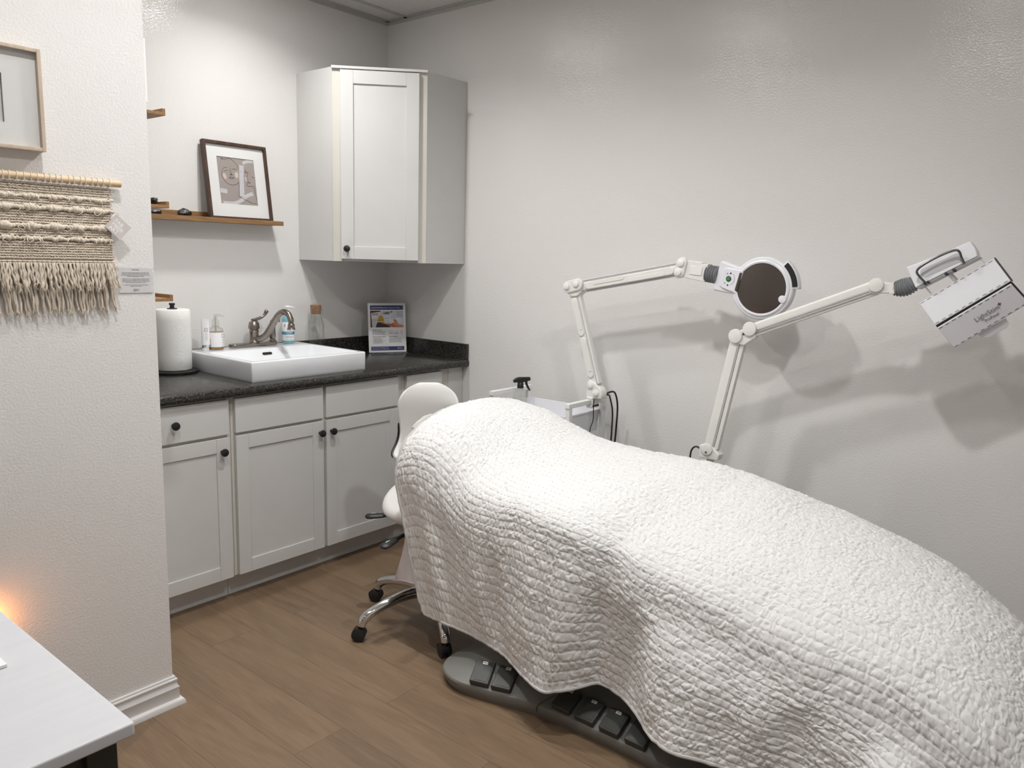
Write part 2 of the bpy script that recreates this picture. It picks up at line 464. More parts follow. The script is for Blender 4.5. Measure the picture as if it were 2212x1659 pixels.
# quilt cotton
m, nt, bs = new_mat('white_quilted_cotton'); N = nt.nodes
uv = N.new('ShaderNodeUVMap'); uv.uv_map = 'UVMap'
n1 = N.new('ShaderNodeTexNoise'); n1.inputs['Scale'].default_value = 170; n1.inputs['Detail'].default_value = 4
mpq = N.new('ShaderNodeMapping'); mpq.inputs['Scale'].default_value = (1.0, 0.45, 1)
lk(nt, uv.outputs[0], mpq.inputs[0]); lk(nt, mpq.outputs[0], n1.inputs['Vector'])
vq_ = N.new('ShaderNodeTexVoronoi'); vq_.feature = 'DISTANCE_TO_EDGE'; vq_.inputs['Scale'].default_value = 62
dq_ = N.new('ShaderNodeVectorMath'); dq_.operation = 'MULTIPLY_ADD'; dq_.inputs[1].default_value = (0.012, 0.012, 0)
lk(nt, n1.outputs['Color'], dq_.inputs[0]); lk(nt, mpq.outputs[0], dq_.inputs[2]); lk(nt, dq_.outputs[0], vq_.inputs['Vector'])
rq_ = N.new('ShaderNodeMapRange'); rq_.inputs['From Max'].default_value = 0.16; lk(nt, vq_.outputs['Distance'], rq_.inputs['Value'])
bpv = N.new('ShaderNodeBump'); bpv.inputs['Strength'].default_value = 0.30; bpv.inputs['Distance'].default_value = 0.0016; lk(nt, rq_.outputs[0], bpv.inputs['Height'])
bpq = N.new('ShaderNodeBump'); lk(nt, bpv.outputs[0], bpq.inputs['Normal']); bpq.inputs['Strength'].default_value = 0.30; bpq.inputs['Distance'].default_value = 0.002
lk(nt, n1.outputs['Fac'], bpq.inputs['Height']); lk(nt, bpq.outputs[0], bs.inputs['Normal'])
# running-stitch dashes along each quilting row: grey-beige thread with pit shade painted in
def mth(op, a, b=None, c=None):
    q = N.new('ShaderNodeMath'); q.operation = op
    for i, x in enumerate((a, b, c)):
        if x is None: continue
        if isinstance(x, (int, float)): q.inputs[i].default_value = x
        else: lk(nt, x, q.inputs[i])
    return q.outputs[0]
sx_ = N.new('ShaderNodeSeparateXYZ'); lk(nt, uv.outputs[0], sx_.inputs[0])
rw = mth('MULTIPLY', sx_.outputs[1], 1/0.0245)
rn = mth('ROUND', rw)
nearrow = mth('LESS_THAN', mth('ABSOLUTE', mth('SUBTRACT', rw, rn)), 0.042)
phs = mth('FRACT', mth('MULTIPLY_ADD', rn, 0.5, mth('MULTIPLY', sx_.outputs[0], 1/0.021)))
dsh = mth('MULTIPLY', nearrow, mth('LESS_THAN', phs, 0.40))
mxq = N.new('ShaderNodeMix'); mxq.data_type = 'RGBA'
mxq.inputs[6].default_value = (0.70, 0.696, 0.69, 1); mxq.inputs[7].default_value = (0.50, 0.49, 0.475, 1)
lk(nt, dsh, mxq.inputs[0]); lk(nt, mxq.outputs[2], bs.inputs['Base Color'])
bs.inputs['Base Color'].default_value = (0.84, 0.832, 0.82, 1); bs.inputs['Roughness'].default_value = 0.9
bs.inputs['Specular IOR Level'].default_value = 0.2
M_quilt = m

# ceiling tile
m, nt, bs = new_mat('mineral_ceiling_tile'); N = nt.nodes
geo = N.new('ShaderNodeNewGeometry')
n1 = N.new('ShaderNodeTexVoronoi'); n1.inputs['Scale'].default_value = 75
lk(nt, geo.outputs['Position'], n1.inputs['Vector'])
c1 = N.new('ShaderNodeValToRGB'); c1.color_ramp.elements[0].position = 0.10; c1.color_ramp.elements[1].position = 0.17
c1.color_ramp.elements[0].color = (0.22, 0.21, 0.19, 1); c1.color_ramp.elements[1].color = (0.74, 0.725, 0.70, 1)
lk(nt, n1.outputs['Distance'], c1.inputs[0]); lk(nt, c1.outputs[0], bs.inputs['Base Color'])
bs.inputs['Roughness'].default_value = 0.95
M_tile = m

# ================================================================ the setting
def struct(name, mb, mat, **k):
    return tag(mb.build(name, mat, **k), kind='structure')

struct('floor', MB().box((-4.4, -5.0, -0.06), (0.1, 0.1, 0)), M_floor, smooth=False)
struct('wall_back', MB().box((-1.956, 0, 0), (0.1, 0.1, CEIL)), M_wall, smooth=False)
struct('wall_right', MB().box((0, -5.0, 0), (0.1, 0, CEIL)), M_wall, smooth=False)
struct('wall_left', MB().box((-4.4, -1.16, 0), (-1.956, 0.1, CEIL)), M_wall_rough, smooth=False)
struct('wall_far_left', MB().box((-4.5, -5.0, 0), (-4.4, -1.16, CEIL)), M_wall, smooth=False)
struct('wall_front', MB().box((-4.5, -5.1, 0), (0.1, -5.0, CEIL)), M_wall, smooth=False)
struct('ceiling', MB().box((-4.5, -5.1, CEIL + 0.004), (0.1, 0.1, CEIL + 0.06)), M_tile, smooth=False)
g = MB()
ys = [-0.154 - 0.61*k for k in range(8)]
for y in ys:
    g.box((-4.4 if y < -1.16 else -1.956, y - 0.012, CEIL - 0.002), (0, y + 0.012, CEIL + 0.004))
for k in range(7):
    x = -0.52 - 0.61*k
    g.box((x - 0.012, -5.0, CEIL - 0.0015), (x + 0.012, 0 if x > -1.95 else -1.16, CEIL + 0.004))
struct('trim_1', g, M_seamless, smooth=False)
g = MB().box((-1.956, -0.022, CEIL - 0.002), (0, -0.0005, CEIL + 0.003)).box((-0.022, -5.0, CEIL - 0.002), (-0.0005, 0, CEIL + 0.003))
g.box((-1.956, -0.002, CEIL - 0.02), (0, -0.0005, CEIL)).box((-0.002, -5.0, CEIL - 0.02), (-0.0005, 0, CEIL))
struct('trim_2', g, M_seamless, smooth=False)

PROF = [(0.0, 0.095), (0.006, 0.0945), (0.0075, 0.091), (0.0075, 0.088), (0.0105, 0.0865), (0.0115, 0.083), (0.0105, 0.080),
        (0.0095, 0.074), (0.0105, 0.066), (0.0140, 0.060), (0.0150, 0.0575), (0.0140, 0.055), (0.0140, 0.020),
        (0.0180, 0.0195), (0.0240, 0.016), (0.0275, 0.010), (0.0285, 0.0)]
def baseboard(name, path, sgn):
    P = [[(fx(d)[0], fx(d)[1], z) for fx in path] for d, z in PROF]
    return struct(name, MB().grid(P), M_trim, ang=28)
baseboard('baseboard_left', [lambda d: (-4.4, -1.16 - d), lambda d: (-1.956 + d, -1.16 - d), lambda d: (-1.956 + d, -0.66)], 1)
baseboard('baseboard_right', [lambda d: (-d, -0.62), lambda d: (-d, -5.0)], 1)

# ---- recessed ceiling downlights, the last two added as fill
for i, (x, y, p) in enumerate(CANS):
    t = thing('ceiling_downlight', ['round recessed ceiling light nearest the corner cabinet', 'round recessed ceiling light above the head of the treatment bed',
              'round recessed ceiling light above the foot of the treatment bed', 'round recessed ceiling light above the woven hanging',
              'round recessed ceiling light in front of the pale table', 'added unseen fill light in the ceiling at the far left of the room', 'added unseen fill light in the ceiling in the rear of the room'][i], 'ceiling light', (x, y, CEIL), group='recessed downlights')
    MB().lathe([(0.052, 0.0), (0.052, -0.004), (0.072, -0.006), (0.078, -0.003), (0.078, 0.0)], n=40, caps=False).build('trim_ring', M_white, t)
    M_lens = emit('lit_lamp_lens_%d' % i, (1.0, 0.988, 0.970), 24.0*p)
    MB().lathe([(0.0, -0.001), (0.052, -0.001), (0.052, 0.002), (0.0, 0.002)], n=40, caps=False).build('lens', M_lens, t)

# ================================================================ base cabinets
FY = -0.63          # front plane of doors
BOX = -0.611        # front plane of the face frame
def knob(parent, x, y, z, d=(0, -1, 0)):
    return MB().lathe([(0.0065, 0), (0.006, 0.010), (0.0075, 0.016), (0.0155, 0.020), (0.0165, 0.024), (0.0150, 0.029), (0.008, 0.0315), (0, 0.032)], (x, y, z), 24, d).build('knob', M_black, parent)

def shaker(parent, x0, x1, z0, z1, fy, kx, kz, by=BOX, rail=0.058):
    m = MB()
    m.box((x0, fy, z0), (x0 + rail, by, z1)).box((x1 - rail, fy, z0), (x1, by, z1))
    m.box((x0 + rail, fy, z0), (x1 - rail, by, z0 + rail)).box((x0 + rail, fy, z1 - rail), (x1 - rail, by, z1))
    d = m.build('door', M_cab, parent, bevel=0.0012, seg=1)
    MB().box((x0 + rail - 0.004, fy + 0.007, z0 + rail - 0.004), (x1 - rail + 0.004, by - 0.002, z1 - rail + 0.004)).build('panel', M_cab, d, smooth=False)
    knob(d, kx, fy, kz)
    return d

def drawer(parent, x0, x1, z0, z1, kn=None):
    d = MB().box((x0, FY, z0), (x1, BOX, z1)).build('drawer', M_cab, parent, bevel=0.0015, seg=1)
    if kn: knob(d, kn, FY, (z0 + z1)/2)
    return d

def base_cab(label, x0, x1):
    t = thing('base_cabinet', label, 'cabinet', ((x0 + x1)/2, -0.30, 0), group='base cabinets under the countertop', world=True)
    MB().box((x0, BOX, 0.105), (x1, -0.003, 0.8755)).build('body', M_cabbox, t, smooth=False)
    k = MB().box((x0, -0.549, 0.001), (x1, -0.52, 0.105)).box((x0, -0.553, 0.001), (x1, -0.549, 0.085)).build('toe_kick', M_cab, t, smooth=False)
    return t
t = base_cab('white base cabinet left of the sink with one drawer and one door', -1.952, -1.398)
MB().box((-1.952, -0.6125, 0.105), (-1.87, BOX, 0.875)).build('filler_strip', M_cab, t, smooth=False)
drawer(t, -1.865, -1.412, 0.722, 0.866, -1.648)
shaker(t, -1.865, -1.412, 0.108, 0.709, FY, -1.449, 0.655)
t = base_cab('wide white sink base cabinet with two doors and two blank drawer fronts', -1.396, -0.452)
drawer(t, -1.383, -0.944, 0.722, 0.866)
drawer(t, -0.928, -0.486, 0.722, 0.866)
shaker(t, -1.383, -0.944, 0.108, 0.709, FY, -0.966, 0.657)
shaker(t, -0.928, -0.486, 0.108, 0.709, FY, -0.903, 0.657)
t = base_cab('narrow white base cabinet in the corner behind the stool', -0.450, -0.004)
drawer(t, -0.430, -0.178, 0.722, 0.866, -0.292)
shaker(t, -0.430, -0.178, 0.108, 0.709, FY, -0.405, 0.657)
MB().box((-0.115, -0.6135, 0.105), (-0.004, BOX, 0.875)).build('filler_strip', M_cab, t, smooth=False)

# ---- countertop
t = thing('countertop', 'black speckled laminate countertop with low backsplash', 'countertop', (-0.98, -0.33, 0.876), world=True)
edge = [(-0.630, 0.8765), (-0.650, 0.8765), (-0.6565, 0.881), (-0.659, 0.889), (-0.659, 0.901), (-0.6555, 0.910), (-0.648, 0.914), (-0.001, 0.914), (-0.001, 0.8765)]
MB().prism([(a, b) for a, b in edge], (-1.954, 0, 0), (0, 1, 0), (0, 0, 1), (1.952, 0, 0)).build('slab', M_counter, t, ang=50)
MB().box((-1.954, -0.020, 0.914), (-0.002, -0.001, 0.998)).build('backsplash', M_counter, t, bevel=0.002)
MB().box((-0.020, -0.655, 0.914), (-0.002, -0.020, 0.998)).build('side_splash', M_counter, t, bevel=0.002)

# ---- corner wall cabinet
ZB, ZT = 1.423, 2.347
t = thing('corner_wall_cabinet', 'white diagonal corner wall cabinet with one shaker door', 'cabinet', (-0.3, -0.3, ZB), world=True)
foot = [(-0.001, -0.001), (-0.609, -0.001), (-0.609, -0.292), (-0.292, -0.609), (-0.001, -0.609)]
MB().prism(foot, (0, 0, ZB), (1, 0, 0), (0, 1, 0), (0, 0, ZT - ZB)).build('body', M_cab, t, smooth=False)
A = Vector((-0.609, -0.292, 0)); D = Vector((1, -1, 0)).normalized(); Nn = Vector((-1, -1, 0)).normalized(); Wf = (0.609-0.292)*math.sqrt(2)
fr = MB()
for a, b in ((-0.004, 0.040), (Wf - 0.040, Wf + 0.004)):
    fr.obox(A + D*(a+b)/2 + Nn*0.004 + Vector((0,0,(ZB+ZT)/2)), D*(b-a)/2, Nn*0.004, (0, 0, (ZT-ZB)/2))
fr.build('face_frame', M_cabbox, t, smooth=False)
MB().obox(A + D*Wf/2 + Nn*0.012 + Vector((0,0,ZT-0.006)), D*(Wf/2+0.006), Nn*0.012, (0,0,0.006)).build('top_moulding', M_cab, t, bevel=0.001)
dr = MB(); rl = 0.062; d0, d1, zb, zt = 0.036, Wf - 0.034, ZB + 0.012, ZT - 0.018
def fp(a, b, n0, n1, z0, z1): return (A + D*(a+b)/2 + Nn*(n0+n1)/2 + Vector((0,0,(z0+z1)/2)), D*(b-a)/2, Nn*(n1-n0)/2, (0,0,(z1-z0)/2))
dr.obox(*fp(d0, d0+rl, 0.008, 0.028, zb, zt)).obox(*fp(d1-rl, d1, 0.008, 0.028, zb, zt))
dr.obox(*fp(d0+rl, d1-rl, 0.008, 0.028, zb, zb+rl)).obox(*fp(d0+rl, d1-rl, 0.008, 0.028, zt-rl, zt))
door = dr.build('door', M_cab, t, bevel=0.0012, seg=1)
MB().obox(*fp(d0+rl-0.003, d1-rl+0.003, 0.009, 0.020, zb+rl-0.003, zt-rl+0.003)).build('panel', M_cab, door, smooth=False)
kp = A + D*(d0+0.030) + Nn*0.028 + Vector((0,0,ZB+0.062)); knob(door, kp.x, kp.y, kp.z, Nn)
MB().box((-0.006, -0.6115, ZB), (-0.001, -0.609, ZT)).build('caulk_seam', M_cabbox, t, smooth=False)

# ---- sink
t = thing('vessel_sink', 'white rectangular ceramic sink sitting on the black countertop', 'sink', (-0.963, -0.31, 0.914), world=True)
def loop(a0, b0, a1, b1, r, z): return [(x, y, z) for x, y in rrect(a0, b0, a1, b1, r, 6)]
X0, X1, Y0, Y1 = -1.272, -0.655, -0.583, -0.036
def tl(a0, b0, a1, b1, r, zf):   # loop with height as a function of y
    return [(x, y, zf(y)) for x, y in rrect(a0, b0, a1, b1, r, 6)]
L = [loop(X0+0.004, Y0+0.004, X1-0.004, Y1-0.004, 0.006, 0.9145), loop(X0+0.001, Y0+0.001, X1-0.001, Y1-0.001, 0.008, 0.919), loop(X0, Y0, X1, Y1, 0.008, 0.993), loop(X0+0.0015, Y0+0.0015, X1-0.0015, Y1-0.0015, 0.008, 0.9975),
     loop(X0+0.005, Y0+0.005, X1-0.005, Y1-0.005, 0.008, 0.9995), loop(X0+0.020, Y0+0.020, X1-0.020, Y1-0.155, 0.022, 0.9995), loop(X0+0.024, Y0+0.024, X1-0.024, Y1-0.159, 0.022, 0.998),
     loop(X0+0.029, Y0+0.029, X1-0.029, Y1-0.164, 0.024, 0.990), loop(X0+0.060, Y0+0.055, X1-0.060, Y1-0.215, 0.04, 0.945), loop(X0+0.10, Y0+0.08, X1-0.10, Y1-0.25, 0.05, 0.929), loop(X0+0.25, Y0+0.17, X1-0.25, Y1-0.31, 0.03, 0.925)]
mb = MB().grid(L, close=True); n = len(L[0]); mb.f.append(tuple((len(L)-1)*n + k for k in range(n))); mb.f.append(tuple(reversed(range(n))))
sink = mb.build('basin', M_ceramic, t, ang=60)
sl = Vector((0, -0.045, -0.040)).normalized(); nn = Vector((0, -0.040, 0.045)).normalized()
MB().prism(rrect(-0.026, -0.007, 0.026, 0.007, 0.0068), Vector((-0.956, Y1-0.181, 0.977)), (1, 0, 0), sl, nn*0.0025).build('overflow_slot', M_blackmetal, sink)
MB().lathe([(0.022, 0), (0.024, 0.002), (0.018, 0.004), (0.0, 0.003)], (-0.963, -0.40, 0.925), 24).build('drain', M_nickel, sink)
MB().box((X0 + 0.003, Y0 + 0.003, 0.9141), (X1 - 0.003, Y1 - 0.003, 0.9165)).build('caulk_bead', M_cabbox, t, smooth=False)

# ---- faucet
t = thing('faucet', 'brushed nickel single lever faucet with side sprayer on the sink', 'faucet', (-0.94, -0.08, 1.0), world=True)
MB().prism(rrect(-1.070, -0.106, -0.812, -0.052, 0.024, 8), (0, 0, 1.0), (1, 0, 0), (0, 1, 0), (0, 0, 0.016)).build('deck_plate', M_nickel, t, bevel=0.004, seg=3)
b = (-0.936, -0.079, 1.016)
MB().lathe([(0.024, 0), (0.0235, 0.006), (0.021, 0.009), (0.021, 0.050), (0.0225, 0.052), (0.0225, 0.056), (0.021, 0.058), (0.021, 0.067), (0.0265, 0.070), (0.0270, 0.076), (0.024, 0.098), (0.016, 0.106), (0.010, 0.109), (0.0, 0.110)], b, 32).build('body', M_nickel, t)
lv = spline([(-0.940, -0.079, 1.122), (-0.925, -0.079, 1.129), (-0.895, -0.080, 1.138), (-0.876, -0.082, 1.152), (-0.868, -0.083, 1.166), (-0.860, -0.084, 1.172)], 6)
rs = list(np.interp(np.linspace(0, 1, len(lv)), [0, 0.2, 0.5, 0.75, 0.92, 1], [0.014, 0.0085, 0.0065, 0.0095, 0.010, 0.004]))
MB().tube(lv, rs, 14).build('lever', M_nickel, t)
spt = spline([(-0.932, -0.090, 1.033), (-0.918, -0.115, 1.040), (-0.903, -0.142, 1.064), (-0.893, -0.178, 1.115), (-0.888, -0.215, 1.158), (-0.884, -0.252, 1.176), (-0.881, -0.287, 1.166), (-0.880, -0.303, 1.136), (-0.880, -0.305, 1.118)], 8)
rs = list(np.interp(np.linspace(0, 1, len(spt)), [0, 0.3, 0.7, 1], [0.0150, 0.0165, 0.0145, 0.0115]))
MB().tube(spt, rs, 18).build('spout', M_nickel, t)
MB().lathe([(0.0125, 0), (0.0165, -0.006), (0.0155, -0.014), (0.0185, -0.024), (0.0200, -0.028), (0.012, -0.030), (0, -0.029)], (-0.880, -0.305, 1.124), 24).build('aerator', M_nickel, t)
sp = (-0.832, -0.079, 1.016)
MB().lathe([(0.0185, 0), (0.018, 0.004), (0.0125, 0.010), (0.0120, 0.014), (0.0150, 0.018), (0.0155, 0.030), (0.0140, 0.062), (0.0155, 0.070), (0.0150, 0.078), (0.0115, 0.088), (0.011, 0.104), (0.0, 0.105)], sp, 24).build('sprayer_body', M_nickel, t)
MB().tube(spline([(-0.832, -0.078, 1.108), (-0.826, -0.082, 1.122), (-0.812, -0.092, 1.128), (-0.800, -0.100, 1.126)], 5), [0.011]*6 + [0.013]*5 + [0.015]*5, 14).build('sprayer_head', M_nickel, t)

# ---- paper towel holder + roll
cx, cy = -1.372, -0.128
t = thing('paper_towel_holder', 'black paper towel stand left of the sink', 'paper towel holder', (cx, cy, 0.914), world=True)
MB().lathe([(0, 0), (0.097, 0), (0.099, 0.003), (0.099, 0.012), (0.095, 0.015), (0.0, 0.016)], (cx, cy, 0.9142), 48, caps=False).build('base', M_blackmetal, t)
MB().cyl((cx, cy, 0.929), (cx, cy, 1.205), 0.007).build('rod', M_blackmetal, t)
MB().lathe([(0.022, 0), (0.021, 0.003), (0.010, 0.005), (0.009, 0.016), (0.0125, 0.018), (0.013, 0.024), (0.011, 0.026), (0, 0.026)], (cx, cy, 1.199), 28).build('finial', M_blackmetal, t)
prof = [(0.0195, 0.0), (0.070, 0.0), (0.0735, 0.004), (0.0742, 0.06), (0.0738, 0.15), (0.0742, 0.22), (0.0728, 0.265), (0.069, 0.2680), (0.0195, 0.2680)]
o = MB().lathe(prof, (cx, cy, 0.9305), 64, caps=False).build('paper_towel_roll', M_towel, None, ang=50)
tag(o, 'white embossed paper towel roll on the black stand', 'paper towels')
o2 = MB().lathe([(0.0192, 0.001), (0.0192, 0.267), (0.0165, 0.267), (0.0165, 0.001)], (cx, cy, 0.9305), 24, caps=False).build('cardboard_core', M_cork, o)

# ---- hand cream tube
t = thing('cream_tube', 'white hand cream tube standing on its silver cap beside the soap', 'cream tube', (-1.203, -0.100, 1.0), world=True)
MB().lathe([(0.0, 0), (0.0165, 0), (0.0170, 0.002), (0.0175, 0.026), (0.0, 0.026)], (-1.203, -0.100, 0.9997), 28, caps=False).build('cap', M_chrome, t)
P = []
FU = Vector((0.80, -0.60, 0)); FV = Vector((0.60, 0.80, 0))     # face turned toward the room
for z, a, bq in ((1.026, 0.0185, 0.0185), (1.030, 0.0190, 0.0188), (1.07, 0.0185, 0.0150), (1.11, 0.0178, 0.0080), (1.135, 0.0170, 0.0016), (1.145, 0.0170, 0.0010)):
    P.append([Vector((-1.203, -0.100, z)) + FU*a*math.cos(q) + FV*bq*math.sin(q) for q in [2*PI*k/28 for k in range(28)]])
mb = MB().grid(P, close=True); mb.f.append(tuple(range(28))); mb.f.append(tuple(5*28+k for k in range(28)))
tb = mb.build('tube_body', M_paper, t, ang=60)
def sqframe(parent, o, u, v, w, h, th, mat, name):
    m = MB(); w_ = vv(u).cross(vv(v))*0.0003
    for (a0, b0, a1, b1) in ((0, 0, w, th), (0, h-th, w, h), (0, 0, th, h), (w-th, 0, w, h)):
        m.prism([(a0, b0), (a1, b0), (a1, b1), (a0, b1)], o, u, v, w_)
    return m.build(name, mat, parent, smooth=False)
oo = Vector((-1.203, -0.100, 1.090)) - FV*0.0128 - FU*0.002; tv = (Vector((0, 0, 1)) + FV*0.16).normalized()
sqframe(tb, oo, FU, tv, 0.013, 0.014, 0.0012, M_ink, 'logo_square')
for k in range(5):
    MB().prism([(0, 0), (0.010, 0), (0.010, 0.0008), (0, 0.0008)], Vector((-1.203, -0.100, 1.082 - 0.008*k)) - FV*(0.0142 + 0.0009*k) + FU*0.001, FU, tv, -FV*0.0003).build('printed_line', M_greyink, tb, smooth=False)

# ---- amber soap bottle
c = Vector((-1.150, -0.098, 1.0))
t = thing('soap_bottle', 'clear pump bottle of amber hand soap with white label', 'soap bottle', tuple(c), world=True)
MB().lathe([(0, 0.001), (0.033, 0.001), (0.0345, 0.004), (0.0345, 0.090), (0.031, 0.098), (0.022, 0.104), (0.014, 0.107), (0.014, 0.112)], c, 36, caps=False).build('bottle', M_tint, t)
MB().lathe([(0, 0.003), (0.0325, 0.003), (0.0333, 0.006), (0.0333, 0.084), (0.0, 0.084)], c, 36, caps=False).build('soap', M_amber, t)
MB().lathe([(0.0349, 0.014), (0.0352, 0.0142), (0.0352, 0.0815), (0.0349, 0.082)], c, 48, caps=False).build('label', M_paper, t)
MB().lathe([(0.0, 0.106), (0.0155, 0.106), (0.0155, 0.128), (0.0148, 0.140), (0.0085, 0.143), (0.0085, 0.152), (0.006, 0.153), (0, 0.160)], c, 28, caps=False).build('pump_collar', M_tint, t)
MB().cyl(c + Vector((0, 0, 0.02)), c + Vector((0, 0, 0.15)), 0.0035, n=10).build('dip_tube', M_cabbox, t)
MB().tube([c + Vector((-0.008, 0, 0.157)), c + Vector((0.006, -0.003, 0.160)), c + Vector((0.022, -0.012, 0.159)), c + Vector((0.034, -0.018, 0.154))], [0.0075, 0.007, 0.0035, 0.0025], 12).build('pump_head', M_tint, t)
lu = Vector((0.93, -0.36, 0)); ln = Vector((-0.36, -0.93, 0))
def onlabel(ang, z):   # point and tangent on the bottle label, angle from the camera-facing direction
    n_ = (ln*math.cos(ang) + lu*math.sin(ang)); return c + n_*0.0353 + Vector((0, 0, z)), (lu*math.cos(ang) - ln*math.sin(ang)), n_
o_, u_, n_ = onlabel(0.62, 0.058)
sqframe(t, o_, u_, (0, 0, 1), 0.016, 0.0175, 0.0013, M_ink, 'logo_square')
for k, z in enumerate((0.049, 0.045, 0.036, 0.032, 0.022)):
    o_, u_, n_ = onlabel(0.72, z)
    MB().prism([(0, 0), (0.011, 0), (0.011, 0.0009), (0, 0.0009)], o_, u_, (0, 0, 1), n_*0.0003).build('printed_line', M_greyink, t, smooth=False)
for k in range(5):
    o_, u_, n_ = onlabel(-1.05, 0.05 - 0.0075*k)
    MB().prism([(0, 0), (0.007, 0), (0.007, 0.003), (0, 0.003)], o_, u_, (0, 0, 1), n_*0.0003).build('printed_line', M_cork, t, smooth=False)

# ---- blue cleanser bottle
c = Vector((-0.735, -0.072, 1.0)); R0 = 0.030
t = thing('cleanser_bottle', 'blue face cleanser bottle with white pump behind the faucet', 'cleanser bottle', tuple(c), world=True)
MB().lathe([(0, 0.0005), (R0-0.002, 0.0005), (R0, 0.004), (R0, 0.120), (R0-0.004, 0.134), (0.014, 0.146), (0.0, 0.147)], c, 36, caps=False).build('bottle', M_aqua, t)
MB().lathe([(R0+0.0003, 0.015), (R0+0.0006, 0.0152), (R0+0.0006, 0.1085), (R0+0.0003, 0.109)], c, 48, caps=False).build('label', M_paper, t)
MB().lathe([(R0+0.0007, 0.046), (R0+0.0010, 0.0462), (R0+0.0010, 0.0605), (R0+0.0007, 0.061)], c, 48, caps=False).build('label_band', M_teal, t)
MB().lathe([(0, 0.145), (0.0145, 0.145), (0.0145, 0.162), (0.0130, 0.164), (0.0050, 0.165), (0.0050, 0.180), (0, 0.180)], c, 24, caps=False).build('pump_collar', M_white, t)
MB().tube([c + Vector((-0.012, 0.004, 0.184)), c + Vector((-0.006, 0.002, 0.185)), c + Vector((0.012, -0.006, 0.184)), c + Vector((0.030, -0.013, 0.181))], [0.005, 0.0075, 0.006, 0.003], 14).build('pump_head', M_white, t)
lu2 = Vector((0.90, -0.44, 0)); ln2 = Vector((-0.44, -0.90, 0))
oq = c + ln2*(R0+0.0012)
text('label_text', 'CLEANSING', 0.0062, oq + Vector((0, 0, 0.0535)), lu2, (0, 0, 1), M_whiteink, t, 'CENTER')
text('label_text', 'FACIAL GEL', 0.0042, oq + Vector((0, 0, 0.0485)), lu2, (0, 0, 1), M_whiteink, t, 'CENTER')
text('label_text', 'C', 0.020, oq + lu2*-0.017 + ln2*-0.005 + Vector((0, 0, 0.086)), lu2, (0, 0, 1), M_ink, t, 'CENTER')
text('label_text', 'purifying', 0.0058, oq + Vector((0, 0, 0.072)), lu2, (0, 0, 1), M_ink, t, 'CENTER')
text('label_text', 'foaming gel', 0.0050, oq + Vector((0, 0, 0.0665)), lu2, (0, 0, 1), M_greyink, t, 'CENTER')
text('label_text', 'FACE WASH', 0.0068, oq + Vector((0, 0, 0.032)), lu2, (0, 0, 1), M_ink, t, 'CENTER')
text('label_text', '200 mL  6.7 FL OZ', 0.0038, oq + Vector((0, 0, 0.019)), lu2, (0, 0, 1), M_ink, t, 'CENTER')

# ---- carafe
c = Vector((-0.562, -0.072, 0.9145))
t = thing('glass_carafe', 'clear glass carafe with cork stopper behind the sink', 'carafe', tuple(c), world=True)
MB().lathe([(0, 0.0000), (0.040, 0.0000), (0.043, 0.0043), (0.043, 0.1651), (0.040, 0.1832), (0.031, 0.2045), (0.0275, 0.2183), (0.0280, 0.2364), (0.0300, 0.2662), (0.0290, 0.2662), (0.0265, 0.2364), (0.0262, 0.2183), (0.030, 0.2024), (0.039, 0.1811), (0.0415, 0.1651), (0.0415, 0.0075), (0, 0.0064)], c, 48, caps=False).build('bottle', M_glass, t)
MB().lathe([(0, 0.2279), (0.0245, 0.2279), (0.0285, 0.2726), (0.028, 0.2748), (0, 0.2748)], c, 32, caps=False).build('cork_stopper', M_cork, t)
wq = [c + Vector((0.028, 0, 0.266)), c + Vector((0.034, -0.004, 0.262)), c + Vector((0.038, -0.004, 0.240)), c + Vector((0.041, -0.004, 0.205)), c + Vector((0.034, -0.004, 0.203))]
MB().tube(wq, 0.0009, 8).build('wire_loop', M_darkchrome, t)

# ---- acrylic stand with flyer
u = Vector((0.893, -0.449, 0)); nb = Vector((0.449, 0.893, 0))      # along the sheet, away from the room
bl = Vector((-0.247, -0.128, 0.9146)); upv = (Vector((0, 0, 1)) + nb*0.13).normalized(); nf = u.cross(upv)
SW, SH = 0.216, 0.279
t = thing('sign_holder', 'clear slanted acrylic sign holder in the counter corner', 'sign holder', tuple(bl), world=True)
g0 = bl - nf*0.0
MB().prism([(0, 0.002), (SW+0.004, 0.002), (SW+0.004, SH+0.004), (0, SH+0.004)], bl - u*0.002 - nf*0.0022, u, upv, nf*-0.0015).build('back_sheet', M_acryl, t, smooth=False)
fl = spline([bl + Vector((0, 0, 0.004)), bl + Vector((0, 0, 0.0015)) - nb*0.006, bl + Vector((0, 0, 0.001)) - nb*0.02, bl + Vector((0, 0, 0.001)) - nb*0.075], 4)
MB().grid([[p, p + u*SW] for p in fl]).build('base_foot', M_acryl, t, solid=0.0016)
MB().prism([(0, 0), (SW, 0), (SW, 0.008), (0, 0.008)], bl + nf*0.0022, u, upv, nf*0.001).build('front_lip', M_acryl, t, smooth=False)
f = thing('flyer', 'white treatment flyer with navy bars in the acrylic stand', 'flyer', tuple(bl), world=True)
MB().prism([(0, 0.003), (SW, 0.003), (SW, SH), (0, SH)], bl, u, upv, nf*-0.0006).build('sheet', M_paper, f, smooth=False)
def fq(a0, b0, a1, b1, h=0.0002): return ([(a0*SW, b0*SH), (a1*SW, b0*SH), (a1*SW, b1*SH), (a0*SW, b1*SH)], bl + nf*0.0001, u, upv, nf*h)
def fpt(a, b, h=0.0004): return bl + u*a*SW + upv*b*SH + nf*h
MB().prism(*fq(0.06, 0.865, 0.94, 0.955)).build('header_bar', M_navy, f, smooth=False)
MB().prism(*fq(0.06, 0.050, 0.94, 0.130)).build('footer_bar', M_navy, f, smooth=False)
